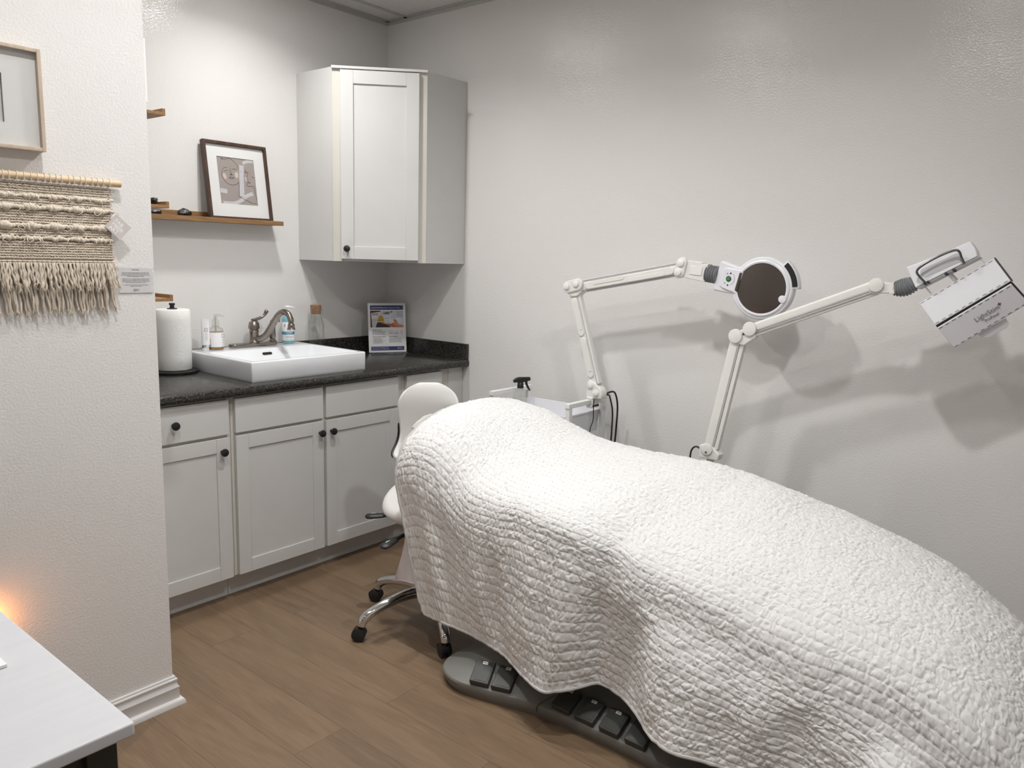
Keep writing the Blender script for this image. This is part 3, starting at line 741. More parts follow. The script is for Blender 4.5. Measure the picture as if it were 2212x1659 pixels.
text('header_text', 'Extend the Results of Your Treatment Today', 0.0088, fpt(0.095, 0.898), u, upv, M_whiteink, f)
text('footer_text', 'The Top Skin Care Technology in LED', 0.0058, fpt(0.085, 0.100), u, upv, M_whiteink, f)
text('footer_text', 'Light Therapy for Your Treatment Today', 0.0058, fpt(0.085, 0.073), u, upv, M_whiteink, f)
text('footer_text', 'lightstim.com', 0.0048, fpt(0.76, 0.100), u, upv, M_whiteink, f)
text('footer_text', 'follow for more', 0.0048, fpt(0.76, 0.078), u, upv, M_whiteink, f)
mb = MB(); mb.prism(circ(0.885*SW, 0.910*SH, 0.0085, 24), bl + nf*0.0002, u, upv, nf*0.0002); mb.build('seal_ring', pbr('pale_navy_print', (0.12, 0.14, 0.27), 0.5), f, smooth=False)
mb = MB(); mb.prism(circ(0.885*SW, 0.910*SH, 0.0068, 24), bl + nf*0.0003, u, upv, nf*0.0002); mb.build('seal_disc', M_navy, f, smooth=False)
PH = {}
def ph(name, poly, col, h):
    mt = PH.setdefault(tuple(col), pbr('photo_ink_%d' % len(PH), col, 0.5, var=0.10, vscale=40))
    MB().prism([(0.06*SW + a*0.88*SW, (0.515 + b*0.335)*SH) for a, b in poly], bl + nf*(0.0002 + 0.0001*h), u, upv, nf*0.0001).build(name, mt, f, smooth=False)
ph('photo_print', [(0, 0), (1, 0), (1, 1), (0, 1)], (0.58, 0.58, 0.62), 0)
ph('photo_shape', [(0, 0), (0.05, 0), (0.03, 0.85), (0.30, 0.93), (0.32, 1), (0, 1)], (0.12, 0.015, 0.012), 1)
ph('photo_shape', [(0.05, 0), (0.22, 0), (0.30, 0.35), (0.24, 0.55), (0.05, 0.5)], (0.55, 0.52, 0.54), 2)
ph('photo_shape', [(0.03, 0.52), (0.24, 0.50), (0.28, 0.70), (0.26, 0.92), (0.03, 0.86)], (0.66, 0.64, 0.64), 3)
for k in range(4): ph('photo_shape', [(0.06+0.05*k, 0.75), (0.085+0.05*k, 0.70), (0.09+0.05*k, 0.84), (0.07+0.05*k, 0.86)], (0.10, 0.09, 0.09), 4)
ph('photo_shape', [(0.21, 0.40), (0.41, 0.40), (0.38, 0.62), (0.32, 0.74), (0.25, 0.66)], (0.50, 0.29, 0.025), 4)
ph('photo_shape', [(0.21, 0.40), (0.41, 0.44), (0.41, 0.42), (0.21, 0.37)], (0.04, 0.03, 0.02), 5)
ph('photo_shape', [(0.28, 0.40), (0.42, 0.42), (0.43, 0.18), (0.36, 0.20)], (0.62, 0.42, 0.05), 5)
ph('photo_shape', [(0.15, 0), (0.60, 0), (0.56, 0.16), (0.42, 0.20), (0.28, 0.32), (0.20, 0.28)], (0.02, 0.018, 0.02), 6)
ph('photo_shape', [(0.30, 0.34), (0.42, 0.24), (0.60, 0.20), (0.72, 0.28), (0.70, 0.50), (0.80, 0.42), (0.84, 0.18), (1, 0.10), (1, 0), (0.66, 0), (0.50, 0.14), (0.34, 0.24)], (0.45, 0.12, 0.05), 7)
ph('photo_shape', [(0.70, 0.28), (0.78, 0.50), (0.84, 0.22), (1.0, 0.10), (1.0, 0.0), (0.72, 0.08)], (0.52, 0.24, 0.15), 8)
ph('photo_shape', [(0.38, 0.72), (0.66, 0.74), (0.72, 0.55), (0.68, 0.26), (0.44, 0.22)], (0.66, 0.66, 0.70), 9)
ph('photo_shape', [(0.40, 0.55), (0.70, 0.58), (0.70, 0.56), (0.40, 0.53)], (0.30, 0.30, 0.33), 10)
ph('photo_shape', [(0.36, 0.75), (0.60, 0.78), (0.60, 0.96), (0.36, 0.94)], (0.40, 0.40, 0.44), 9)
ph('photo_shape', [(0.43, 0.80), (0.57, 0.82), (0.57, 0.90), (0.43, 0.88)], (0.08, 0.08, 0.09), 10)
ph('photo_shape', [(0.62, 0.88), (0.68, 0.90), (0.65, 0.97), (0.61, 0.95)], (0.05, 0.05, 0.06), 10)
ph('photo_shape', [(0.70, 0.54), (0.90, 0.58), (0.98, 0.42), (0.97, 0.14), (0.84, 0.20), (0.80, 0.40)], (0.70, 0.71, 0.76), 10)
ph('photo_shape', [(0.80, 0.98), (0.99, 0.98), (0.99, 0.64), (0.80, 0.62)], (0.46, 0.46, 0.50), 2)
def para(a, b, n, wmax, seed, size=0.0052):
    r = random.Random(seed); words = 'the light and skin care of your face with new glow for calm day rest use our soft tone in home warm plan ten part sets time more'.split()
    for k in range(n):
        s = ''
        while len(s) < wmax - r.randint(0, 6): s += r.choice(words) + ' '
        text('body_text', s.strip(), size, fpt(a, b - 0.0165*k), u, upv, M_greyink, f)
text('heading_text', 'LightStim ProPanel', 0.0068, fpt(0.105, 0.452), u, upv, M_ink, f, bold=0.012)
para(0.105, 0.428, 5, 36, 3)
text('heading_text', 'Extend Your Skin Wellness', 0.0068, fpt(0.105, 0.318), u, upv, M_ink, f, bold=0.012)
para(0.12, 0.293, 7, 28, 5)
text('heading_text', 'What is LightStim?', 0.0068, fpt(0.54, 0.318), u, upv, M_ink, f, bold=0.012)
para(0.54, 0.292, 6, 36, 9)
for k, a in enumerate((0.60, 0.745, 0.885)):
    mb = MB()
    for q in range(16):
        if k == 1 and q in (2, 3, 4, 5, 6, 10, 11): continue
        t0, t1 = 2*PI*q/16, 2*PI*(q+1)/16
        mb.prism([(a*SW + 0.0062*math.cos(t0), 0.435*SH + 0.0062*math.sin(t0)), (a*SW + 0.0070*math.cos(t0), 0.435*SH + 0.0070*math.sin(t0)), (a*SW + 0.0070*math.cos(t1), 0.435*SH + 0.0070*math.sin(t1)), (a*SW + 0.0062*math.cos(t1), 0.435*SH + 0.0062*math.sin(t1))], bl + nf*0.0001, u, upv, nf*0.0002)
    mb.build('icon', M_greyink, f, smooth=False)
    text('icon_text', ('Cleanse your face', 'Apply serum', 'LED')[k], 0.0044, fpt(a, 0.395), u, upv, M_ink, f, 'CENTER')
    text('icon_text', ('first', 'and relax', 'glow')[k], 0.0044, fpt(a, 0.381), u, upv, M_ink, f, 'CENTER')

# ================================================================ picture ledges
# long ledge on the back wall
t = thing('picture_ledge', 'long oak picture ledge on the back wall holding the framed face drawing', 'shelf', (-1.33, -0.05, 1.587), group='oak picture ledges', world=True)
MB().box((-1.890, -0.092, 1.588), (-0.771, -0.012, 1.599)).build('shelf_board', M_ledge, t, bevel=0.0008, seg=1)
MB().box((-1.890, -0.103, 1.587), (-0.771, -0.092, 1.608)).build('front_lip', M_ledge, t, bevel=0.0008, seg=1)
MB().box((-1.890, -0.012, 1.588), (-0.771, -0.0005, 1.634)).build('back_rail', M_ledge, t, bevel=0.0008, seg=1)
# three short ledges on the alcove side wall
def side_ledge(z, label):
    t = thing('picture_ledge', label, 'shelf', (-1.955, -0.74, z), group='oak picture ledges', world=True)
    x0, x1, y0, y1 = -1.9555, -1.838, -1.040, -0.44
    MB().box((x0 + 0.011, y0, z), (x1 - 0.010, y1, z + 0.010)).build('shelf_board', M_ledgey, t, bevel=0.0006, seg=1)
    MB().box((x1 - 0.010, y0, z), (x1, y1, z + 0.021)).build('front_lip', M_ledgey, t, bevel=0.0006, seg=1)
    MB().box((x0, y0, z), (x0 + 0.011, y1, z + 0.046)).build('back_rail', M_ledgey, t, bevel=0.0006, seg=1)
side_ledge(1.867, 'oak picture ledge at the far left edge, highest of the three short ones')
side_ledge(1.587, 'short oak picture ledge holding dark stones at the far left edge')
side_ledge(1.296, 'empty oak picture ledge just above the paper towels')

# white card leaning on the upper side ledge
t = thing('mounted_panel', 'thin white wall panel with a dark mark just past the wall corner', 'panel', (-1.955, -1.095, 1.878), world=True)
MB().box((-1.9555, -1.145, 1.878), (-1.9435, -1.045, 2.055)).build('housing', M_paper, t, bevel=0.002, seg=2)
MB().box((-1.9436, -1.135, 2.004), (-1.9430, -1.105, 2.016)).build('printed_mark', M_ink, t, smooth=False)

def rock(name, label, c, r, seed, sy=1.0, n=18, mm=11, group=None):
    rr = random.Random(seed)
    mb = MB().ball((0, 0, 0), r, n, mm)
    dirs = [Vector((rr.uniform(-1, 1), rr.uniform(-1, 1), rr.uniform(-0.6, 1))).normalized() for _ in range(13)]
    vs = []
    for p in mb.v:
        q = Vector((p[0]/r[0], p[1]/r[1], p[2]/r[2])) if isinstance(r, tuple) else Vector(p)/r
        for i, d in enumerate(dirs):
            lim = 0.72 + 0.18*((i*37) % 5)/5
            dd = q.dot(d)
            if dd > lim: q = q - d*(dd - lim)
        rs = r if isinstance(r, tuple) else (r, r, r)
        vs.append(Vector((q.x*rs[0], q.y*rs[1], q.z*rs[2])))
    zmin = min(v.z for v in vs)
    mb.v = [(v.x + c[0], v.y + c[1], v.z - zmin + c[2]) for v in vs]
    o = mb.build(name, M_stone, None, ang=18)
    return tag(o, label, 'stone', group)
rock('black_stone', 'large rough black stone on the long ledge left of the framed drawing', (-1.262, -0.056, 1.5992), (0.038, 0.026, 0.023), 3, group='black stones on the ledges')
rock('black_stone', 'smaller glittering black stone near the left end of the long ledge', (-1.392, -0.060, 1.5992), (0.028, 0.020, 0.0165), 5, group='black stones on the ledges')
rock('black_stone', 'black stone chunk on the middle short ledge at the far left', (-1.887, -0.930, 1.5972), (0.022, 0.035, 0.022), 8, group='black stones on the ledges')
rock('black_stone', 'dark pebble peeking over the lip of the middle short ledge', (-1.864, -0.990, 1.5972), (0.014, 0.022, 0.013), 11, group='black stones on the ledges')

# ---- framed drawing leaning on the long ledge
FW, FH, FD = 0.331, 0.362, 0.024
org = Vector((-1.150, -0.067, 1.5994)); tilt = math.atan2(0.055, FH)
up = Vector((0, math.sin(tilt), math.cos(tilt))); rt = Vector((1, 0, 0)); nf = Vector((0, -math.cos(tilt), math.sin(tilt)))
t = thing('framed_drawing', 'walnut framed drawing of two faces leaning on the long oak ledge', 'picture', tuple(org), world=True)
def fbox(mb, a0, b0, a1, b1, d0, d1, o=None):
    o = org if o is None else o
    return mb.obox(o + rt*(a0+a1)/2 + up*(b0+b1)/2 + nf*(d0+d1)/2, rt*(a1-a0)/2, up*(b1-b0)/2, nf*(d1-d0)/2)
fw = 0.0145
mb = MB()
fbox(mb, 0, 0, fw, FH, 0, FD); fbox(mb, FW-fw, 0, FW, FH, 0, FD); fbox(mb, fw, 0, FW-fw, fw, 0, FD); fbox(mb, fw, FH-fw, FW-fw, FH, 0, FD)
mb.build('frame', M_walnut, t, bevel=0.001, seg=1)
fbox(MB(), 0.004, 0.004, FW-0.004, FH-0.004, 0.001, 0.008).build('backing', M_mat, t, smooth=False)
# mat with a bevelled window
a0, b0, a1, b1 = 0.068, 0.076, FW-0.070, FH-0.068
mb = MB()
for q in ((fw-0.002, fw-0.002, a0, FH-fw+0.002), (a1, fw-0.002, FW-fw+0.002, FH-fw+0.002), (a0, fw-0.002, a1, b0), (a0, b1, a1, FH-fw+0.002)): fbox(mb, *q, 0.0105, 0.0125)
mb.build('mat_board', M_mat, t, smooth=False)
art = fbox(MB(), a0-0.004, b0-0.004, a1+0.004, b1+0.004, 0.0085, 0.0095).build('drawing', M_screen, t, smooth=False)
AW, AH = a1-a0, b1-b0
def ap(x, y, h=0.0): return org + rt*(a0 + x*AW) + up*(b0 + (1-y)*AH) + nf*(0.0096 + h)   # x right, y down, 0..1
def stroke(pts, r=0.0007, name='ink_line', mat=None, h=0.0004):
    P = spline([ap(x, y, h) for x, y in pts], 6)
    return MB().tube(P, r, 6).build(name, mat or M_lineart, art)
def ribbon(pts, wd, name='brush_stroke', mat=None, h=0.0002):
    P = spline([ap(x, y, h) for x, y in pts], 6); rows = []
    for i, p in enumerate(P):
        d = (P[min(i+1, len(P)-1)] - P[max(i-1, 0)]).normalized(); s = d.cross(nf).normalized()
        w = wd*(1 + 0.06*math.sin(i*2.3)); rows.append([p - s*w/2, p + s*w/2])
    return MB().grid(rows).build(name, mat or M_brush, art, solid=0.0002, smooth=False)
ribbon([(0.66, 0.14), (0.64, 0.30), (0.615, 0.55), (0.59, 0.82)], 0.024)
ribbon([(0.70, 0.10), (0.78, 0.055), (0.90, 0.035), (0.99, 0.03)], 0.014)
ribbon([(0.02, 0.72), (0.10, 0.725), (0.20, 0.735)], 0.020)
ribbon([(0.06, 0.985), (0.25, 0.985), (0.40, 0.97), (0.56, 0.90), (0.72, 0.80), (0.90, 0.735)], 0.017)
for pts in ([(0.16, 0.065), (0.12, 0.03), (0.22, 0.05), (0.32, 0.02), (0.40, 0.035), (0.52, 0.12), (0.58, 0.24)], [(0.13, 0.30), (0.10, 0.36), (0.12, 0.45), (0.20, 0.54), (0.30, 0.58), (0.45, 0.57), (0.55, 0.50)],
            [(0.13, 0.30), (0.15, 0.25), (0.20, 0.225), (0.26, 0.225)], [(0.17, 0.31), (0.22, 0.285), (0.27, 0.285)], [(0.39, 0.25), (0.45, 0.235), (0.52, 0.24)], [(0.35, 0.24), (0.34, 0.30), (0.37, 0.36), (0.33, 0.375)],
            [(0.31, 0.37), (0.35, 0.36), (0.40, 0.372)], [(0.28, 0.44), (0.33, 0.415), (0.38, 0.42), (0.43, 0.43), (0.36, 0.455), (0.28, 0.44)], [(0.545, 0.52), (0.53, 0.62), (0.50, 0.82)], [(0.50, 0.82), (0.60, 0.86), (0.80, 0.93), (0.88, 0.97)],
            [(0.76, 0.21), (0.74, 0.28), (0.80, 0.30), (0.79, 0.37), (0.77, 0.40)], [(0.73, 0.28), (0.78, 0.265), (0.84, 0.29)], [(0.92, 0.36), (0.97, 0.385), (1.0, 0.385)], [(0.77, 0.44), (0.82, 0.445)], [(0.79, 0.48), (0.86, 0.50), (0.80, 0.51), (0.79, 0.48)],
            [(0.76, 0.50), (0.76, 0.56), (0.80, 0.58), (0.92, 0.575), (0.96, 0.66), (0.99, 0.88)], [(0.90, 0.955), (0.93, 0.945), (0.95, 0.958), (0.98, 0.948)]):
    stroke(pts)
for cx_, cy_, rx_, ry_, an in ((0.175, 0.41, 0.045, 0.065, -0.5), (0.50, 0.36, 0.05, 0.065, 0.2), (0.745, 0.43, 0.022, 0.055, -0.2)):
    poly = [ap(cx_ + rx_*math.cos(q)*math.cos(an) - ry_*math.sin(q)*math.sin(an)*0.8, cy_ + rx_*math.cos(q)*math.sin(an) + ry_*math.sin(q)*math.cos(an)) for q in [2*PI*k/24 for k in range(24)]]
    mb = MB(); mb.add(poly, [tuple(range(24))]); mb.build('blush_patch', M_pink, art, smooth=False)
fbox(MB(), fw-0.002, fw-0.002, FW-fw+0.002, FH-fw+0.002, 0.0150, 0.0165).build('glazing', M_pane, t, smooth=False)

# ================================================================ left wall
WY = -1.16
# ---- pale shadow-box frame, cut by the left edge of the photo
fx0, fx1, fz0, fz1 = -2.56, -2.242, 1.702, 1.955
t = thing('shadow_box_frame', 'pale wood shadow box frame with a woven fibre piece at upper left', 'picture', ((fx0+fx1)/2, WY, fz0), world=True)
fd = 0.036; fw = 0.0095
mb = MB().box((fx0, WY-fd, fz0), (fx0+fw, WY-0.001, fz1)).box((fx1-fw, WY-fd, fz0), (fx1, WY-0.001, fz1)).box((fx0+fw, WY-fd, fz0), (fx1-fw, WY-0.001, fz0+fw)).box((fx0+fw, WY-fd, fz1-fw), (fx1-fw, WY-0.001, fz1))
mb.build('frame', M_palefr, t, bevel=0.0008, seg=1)
ax0, ax1, az0, az1 = -2.470, -2.330, 1.766, 1.884
mb = MB()
for q in ((fx0+fw-0.002, fz0+fw-0.002, ax0, fz1-fw+0.002), (ax1, fz0+fw-0.002, fx1-fw+0.002, fz1-fw+0.002), (ax0, fz0+fw-0.002, ax1, az0), (ax0, az1, ax1, fz1-fw+0.002)): mb.box((q[0], WY-0.021, q[1]), (q[2], WY-0.018, q[3]))
mb.build('mat_board', M_mat, t, smooth=False)
MB().box((fx0+0.004, WY-0.012, fz0+0.004), (fx1-0.004, WY-0.002, fz1-0.004)).build('backing', M_mat, t, smooth=False)
mb = MB(); r = random.Random(4)
for k in range(16):
    z = az0 + 0.012 + k*0.0063
    for j in range(22):
        x = -2.458 + j*0.0052
        mb.ball((x + r.uniform(-.001, .001), WY-0.0135, z + r.uniform(-.001, .001)), (0.0034, 0.0022, 0.0036), 6, 4)
for k in range(22):
    x = -2.458 + k*0.0052; mb.tube([(x, WY-0.0135, az0+0.014), (x + r.uniform(-.004, .004), WY-0.0135, az0+0.003)], 0.0008, 5)
mb.build('woven_sample', pbr('taupe_fibre', (0.34, 0.27, 0.20), 0.95, var=0.4, vscale=220), t)
MB().box((fx0+fw-0.002, WY-0.0325, fz0+fw-0.002), (fx1-fw+0.002, WY-0.0312, fz1-fw+0.002)).build('glazing', M_pane, t, smooth=False)

# ---- woven wall hanging
hx0, hx1 = -2.44, -2.078
t = thing('woven_wall_hanging', 'cream woven rope wall hanging with fringe on a pale wooden dowel', 'wall hanging', ((hx0+hx1)/2, WY, 1.28), world=True)
DY = WY - 0.020
zd = lambda x: 1.6375
dw = MB().tube([(-2.475, DY, 1.6375), (-2.053, DY, 1.6375), (-2.0505, DY, 1.6375)], [0.0095, 0.0095, 0.0085], 24).build('dowel', M_dowel, t, ang=50)
r = random.Random(12)
mb = MB(); x = hx0 + 0.006
while x < hx1 - 0.004:
    P = [(x + 0.002*math.sin(a), DY - 0.0108*math.cos(a), 1.6375 + 0.0108*math.sin(a)) for a in [2*PI*k/16 for k in range(17)]]
    mb.tube(P, 0.0012, 6, caps=False)
    mb.tube([(x, DY-0.0100, 1.632), (x + 0.0005, DY-0.008, 1.624)], 0.0012, 6)
    x += 0.0150 + r.uniform(-0.003, 0.004)
mb.build('cord_wraps', M_string, dw)
ROV = [(1.589, 0.0062), (1.5595, 0.0085), (1.512, 0.0085), (1.480, 0.0065)]
rows = []; z = 1.621
while z > 1.424:
    rows.append(z); z -= 0.0066
mb = MB()
for i, z in enumerate(rows):
    if any(abs(z - zr) < 0.0045 for zr, _ in ROV): continue
    x = hx0 + r.uniform(0, 0.005); xe = hx1 + 0.004*math.sin(i*0.9) + r.uniform(-0.001, 0.001)
    while x < xe:
        L_ = 0.0060 + r.uniform(-0.0006, 0.0008); sgn = 1 if i % 2 else -1
        an = sgn*0.42 + r.uniform(-0.12, 0.12)
        e1 = Vector((math.cos(an), 0, math.sin(an))); e3 = Vector((-math.sin(an), 0, math.cos(an)))
        mb.ball((x, WY-0.0150 - r.uniform(0, 0.0012), z + r.uniform(-0.0005, 0.0005)), (L_, 0.0032, 0.0023), 8, 5, (e1, Vector((0, 1, 0)), e3))
        x += 0.0068
mb.build('woven_panel', M_cotton, t)
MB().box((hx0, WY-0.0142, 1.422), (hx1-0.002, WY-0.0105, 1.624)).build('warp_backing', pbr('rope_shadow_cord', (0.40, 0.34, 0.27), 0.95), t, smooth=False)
for zr, rad in ROV:
    mb = MB(); x = hx0
    while x < hx1 + 0.005:
        big = 0.5 + 0.5*math.sin(x*110 + zr*400) + r.uniform(-0.25, 0.25)
        k_ = rad*(0.62 + 0.5*max(0, big))
        mb.ball((x, WY-0.0165 - 0.3*k_, zr + r.uniform(-0.002, 0.002)), (r.uniform(0.0035, 0.0055) + 0.2*k_, k_*0.9, k_), 9, 6)
        x += r.uniform(0.0045, 0.0070)
        if r.random() < 0.12: mb.tube(spline([(x, WY-0.022, zr), (x + r.uniform(-.01, .01), WY-0.028, zr-0.006), (x + r.uniform(-.01, .01), WY-0.024, zr-0.013)], 3), 0.0012, 5)
    mb.build('roving_band', M_roving, t)
mb = MB(); x = hx0 + 0.004
while x < hx1:
    mb.ball((x, WY-0.0165, 1.4205), (0.0075, 0.0042, 0.0026), 8, 5); mb.ball((x, WY-0.0165, 1.4155), (0.0075, 0.0042, 0.0026), 8, 5)
    x += 0.0118
mb.build('knot_row', M_cotton, t)
def fringe(ztop, zbot, yd, n, seed):
    rr = random.Random(seed); mb = MB()
    for k in range(n):
        x = hx0 + 0.003 + (hx1 + 0.002 - hx0)*k/n + rr.uniform(-.0015, .0015)
        zb = zbot + rr.uniform(-0.009, 0.010); yy = WY - yd - rr.uniform(0, 0.006); dx = rr.uniform(-.006, .009) + 0.004
        ph_ = rr.uniform(0, 6)
        P = [(x, yy + 0.002, ztop)]
        for q in range(1, 9):
            f_ = q/8; P.append((x + dx*f_*f_ + 0.0014*math.sin(ph_ + q*1.9), yy - 0.004*f_ + 0.0014*math.cos(ph_ + q*1.9), ztop + (zb - ztop)*f_))
        mb.tube(spline(P, 2), [0.0030]*15 + [0.0026, 0.0018], 6)
        ex, ey, ez = P[-1]
        for q in range(5):
            mb.tube([(ex, ey, ez + 0.007), (ex + rr.uniform(-.005, .007), ey - rr.uniform(0, .004), ez - rr.uniform(0.002, 0.009))], [0.0009, 0.0004], 4)
    o = mb.build('fringe', M_cotton, t); o['kind'] = 'stuff'
    return o
fringe(1.416, 1.352, 0.020, 60, 5)
fringe(1.412, 1.286, 0.004, 58, 9)

# ---- paper tag on a string
t = thing('paper_tag', 'mauve diamond paper tag hanging at the right edge of the weaving', 'tag', (-2.069, WY-0.028, 1.516), world=True)
cT = Vector((-2.0695, WY-0.030, 1.5165)); du = Vector((0.72, -0.10, -0.69)).normalized(); nT = Vector((0.06, -1, -0.10)).normalized(); dv = nT.cross(du).normalized()
if dv.z < 0: dv = -dv
nT = du.cross(dv).normalized()
card = MB().prism(rrect(-0.0265, -0.0215, 0.0265, 0.0265, 0.001, 2), cT, du, dv, nT*0.0006).build('card', M_tagp, t, smooth=False)
for k, wq in enumerate(('FAB', 'FIBER', 'ART')):
    text('lettering', wq, 0.0150, cT + nT*0.0008 + du*(-0.018 if k != 2 else -0.018) + dv*(0.0075 - 0.0125*k), du, dv, M_whiteink, t, bold=0.02)
MB().tube(spline([cT + du*-0.023 + dv*0.023 + nT*0.001, cT + Vector((-0.008, 0.006, 0.055)), Vector((-2.082, WY-0.020, 1.600)), Vector((-2.086, WY-0.018, 1.628))], 6), 0.0006, 6).build('string', M_string, t)

# ---- placard
t = thing('wall_placard', 'small white text placard on the wall beside the woven hanging', 'placard', (-2.012, WY, 1.333), world=True)
MB().box((-2.061, WY-0.0022, 1.332), (-1.9635, WY-0.0006, 1.4045)).build('card', M_paper, t, smooth=False)
MB().box((-2.0650, WY-0.0030, 1.3290), (-1.9600, WY-0.0024, 1.4080)).build('clear_cover', M_acryl, t, smooth=False)
lines = [(1.3985, 'Nautical Bridges', 1), (1.3905, 'Inspired by the Danish concept of hygge, this piece reflects a sense', 0), (1.3868, 'of relaxed, natural living through moments of calming warmth. This', 0), (1.3831, 'fiber art piece takes simple cotton rope and invites the viewer to rest', 0),
         (1.3794, 'and feel the soothing feeling of tranquility.', 0), (1.3728, 'Handwoven on a loom using cotton string, the design includes an', 0), (1.3691, 'abundance of textures to highlight the fibers of the handspun wool', 0), (1.3654, 'roving and knots, with a soft fringe for movement. The fibers create', 0),
         (1.3617, 'gentle waves of texture with just a hint of sparkle.', 0), (1.3551, 'It is mounted on a natural wooden dowel, complementing its', 0), (1.3514, 'understated, coastal aesthetic.', 0), (1.3420, 'Fab Fiber Art', 1), (1.3380, '@fabfiberart', 1)]
for z, s_, b_ in lines:
    text('placard_text', s_, 0.0034 if b_ else 0.00315, (-2.012, WY-0.0023, z - 0.001), (1, 0, 0), (0, 0, 1), M_ink, t, 'CENTER', sx=0.92, extr=0.00005, bold=0.03 if b_ else 0.01)

# ---- orange night light low on the wall, behind the table
t = thing('night_light', 'small orange glowing night light plugged in low behind the table', 'night light', (-2.475, WY, 0.47), world=True)
MB().prism(rrect(-0.035, -0.057, 0.035, 0.057, 0.006), (-2.475, WY-0.0005, 0.40), (1, 0, 0), (0, 0, 1), (0, -0.006, 0)).build('outlet_plate', M_white, t, bevel=0.001)
MB().box((-2.497, WY-0.034, 0.385), (-2.453, WY-0.0065, 0.425)).build('plug_body', M_white, t, bevel=0.004, seg=2)
MB().lathe([(0.0, 0.425), (0.018, 0.425), (0.020, 0.44), (0.019, 0.475), (0.012, 0.492), (0.0, 0.495)], (-2.475, WY-0.026, 0), 24, caps=False).build('glowing_shade', emit('orange_glow', (1.0, 0.36, 0.08), 42.0), t)

# ---- white-topped table in the lower left corner
tx1, ty0, ty1, tx0 = -2.603, -2.345, -1.42, -3.55
t = thing('side_table', 'pale topped table with dark legs in the lower left corner', 'table', ((tx0+tx1)/2, (ty0+ty1)/2, 0), world=True)
MB().prism(rrect(tx0, ty0, tx1, ty1, 0.006, 4), (0, 0, 0.727), (1, 0, 0), (0, 1, 0), (0, 0, 0.0225)).build('table_top', M_tabletop, t, bevel=0.004, seg=3, ang=50)
MB().box((tx0+0.03, ty0+0.035, 0.55), (tx1-0.055, ty0+0.055, 0.726)).box((tx0+0.03, ty1-0.055, 0.55), (tx1-0.055, ty1-0.035, 0.726)).box((tx1-0.055, ty0+0.06, 0.55), (tx1-0.040, ty1-0.06, 0.726)).box((tx0+0.04, ty0+0.06, 0.55), (tx0+0.055, ty1-0.06, 0.726)).build('apron', M_darkwood, t, bevel=0.001, seg=1)
for lx in (tx1-0.064, tx0+0.025):
    for ly in (ty0+0.022, ty1-0.065):
        MB().box((lx, ly, 0.0), (lx+0.045, ly+0.045, 0.7265)).build('leg', M_darkwood, t, bevel=0.002, seg=1)
o = MB().box((-2.745, -2.030, 0.7500), (-2.672, -1.975, 0.756)).build('white_card_box', M_paper, None, bevel=0.001)
tag(o, 'corner of a small flat white box lying on the pale table', 'box')

# ================================================================ treatment bed
XC = -0.85
t = thing('treatment_bed', 'grey based electric treatment bed under the white quilt', 'bed', (XC, -2.4, 0), world=True)
near = [(-0.90, -1.675), (-1.06, -1.678), (-1.18, -1.672), (-1.245, -1.690), (-1.285, -1.735), (-1.302, -1.800), (-1.290, -1.880), (-1.262, -1.990), (-1.236, -2.095), (-1.226, -2.25), (-1.226, -2.45), (-1.236, -2.60), (-1.225, -2.72), (-1.17, -2.80), (-1.05, -2.82), (-0.90, -2.82)]
near = [(p.x, p.y) for p in spline([(x, y, 0) for x, y in near], 4)]
out = near + [(2*XC - x, y) for x, y in reversed(near)]
YC = -2.25
def ins(d, z): return [(XC + (x-XC)*(1 - d/0.44), YC + (y-YC)*(1 - d/0.57), z) for x, y in out]
L = [ins(0.012, 0.0005), ins(0.008, 0.012), ins(0.003, 0.020), ins(0.0, 0.040), ins(0.003, 0.046), ins(0.012, 0.050), ins(0.115, 0.096), ins(0.135, 0.112), ins(0.175, 0.150), ins(0.20, 0.165), ins(0.28, 0.170)]
mb = MB().grid(L, close=True); n = len(out); mb.f.append(tuple(reversed(range(n)))); mb.f.append(tuple((len(L)-1)*n + k for k in range(n)))
base = mb.build('base', M_base, t, ang=35)
MB().tube([(-1.2355, -2.098, 0.022), (-1.2375, -2.100, 0.040), (-1.232, -2.103, 0.0485), (-1.222, -2.108, 0.0535), (-1.15, -2.150, 0.083)], 0.0012, 6).build('panel_seam', M_pedal, base)
PED = [((-1.292, -1.860), (-1.271, -1.922), (-1.2116, -1.822), (-1.190, -1.893)), ((-1.270, -1.935), (-1.249, -1.998), (-1.189, -1.905), (-1.167, -1.978))]
for k in range(4):
    y0 = -2.147 - 0.0895*k; PED.append(((-1.222, y0), (-1.222, y0-0.070), (-1.150, y0-0.001), (-1.150, y0-0.071)))
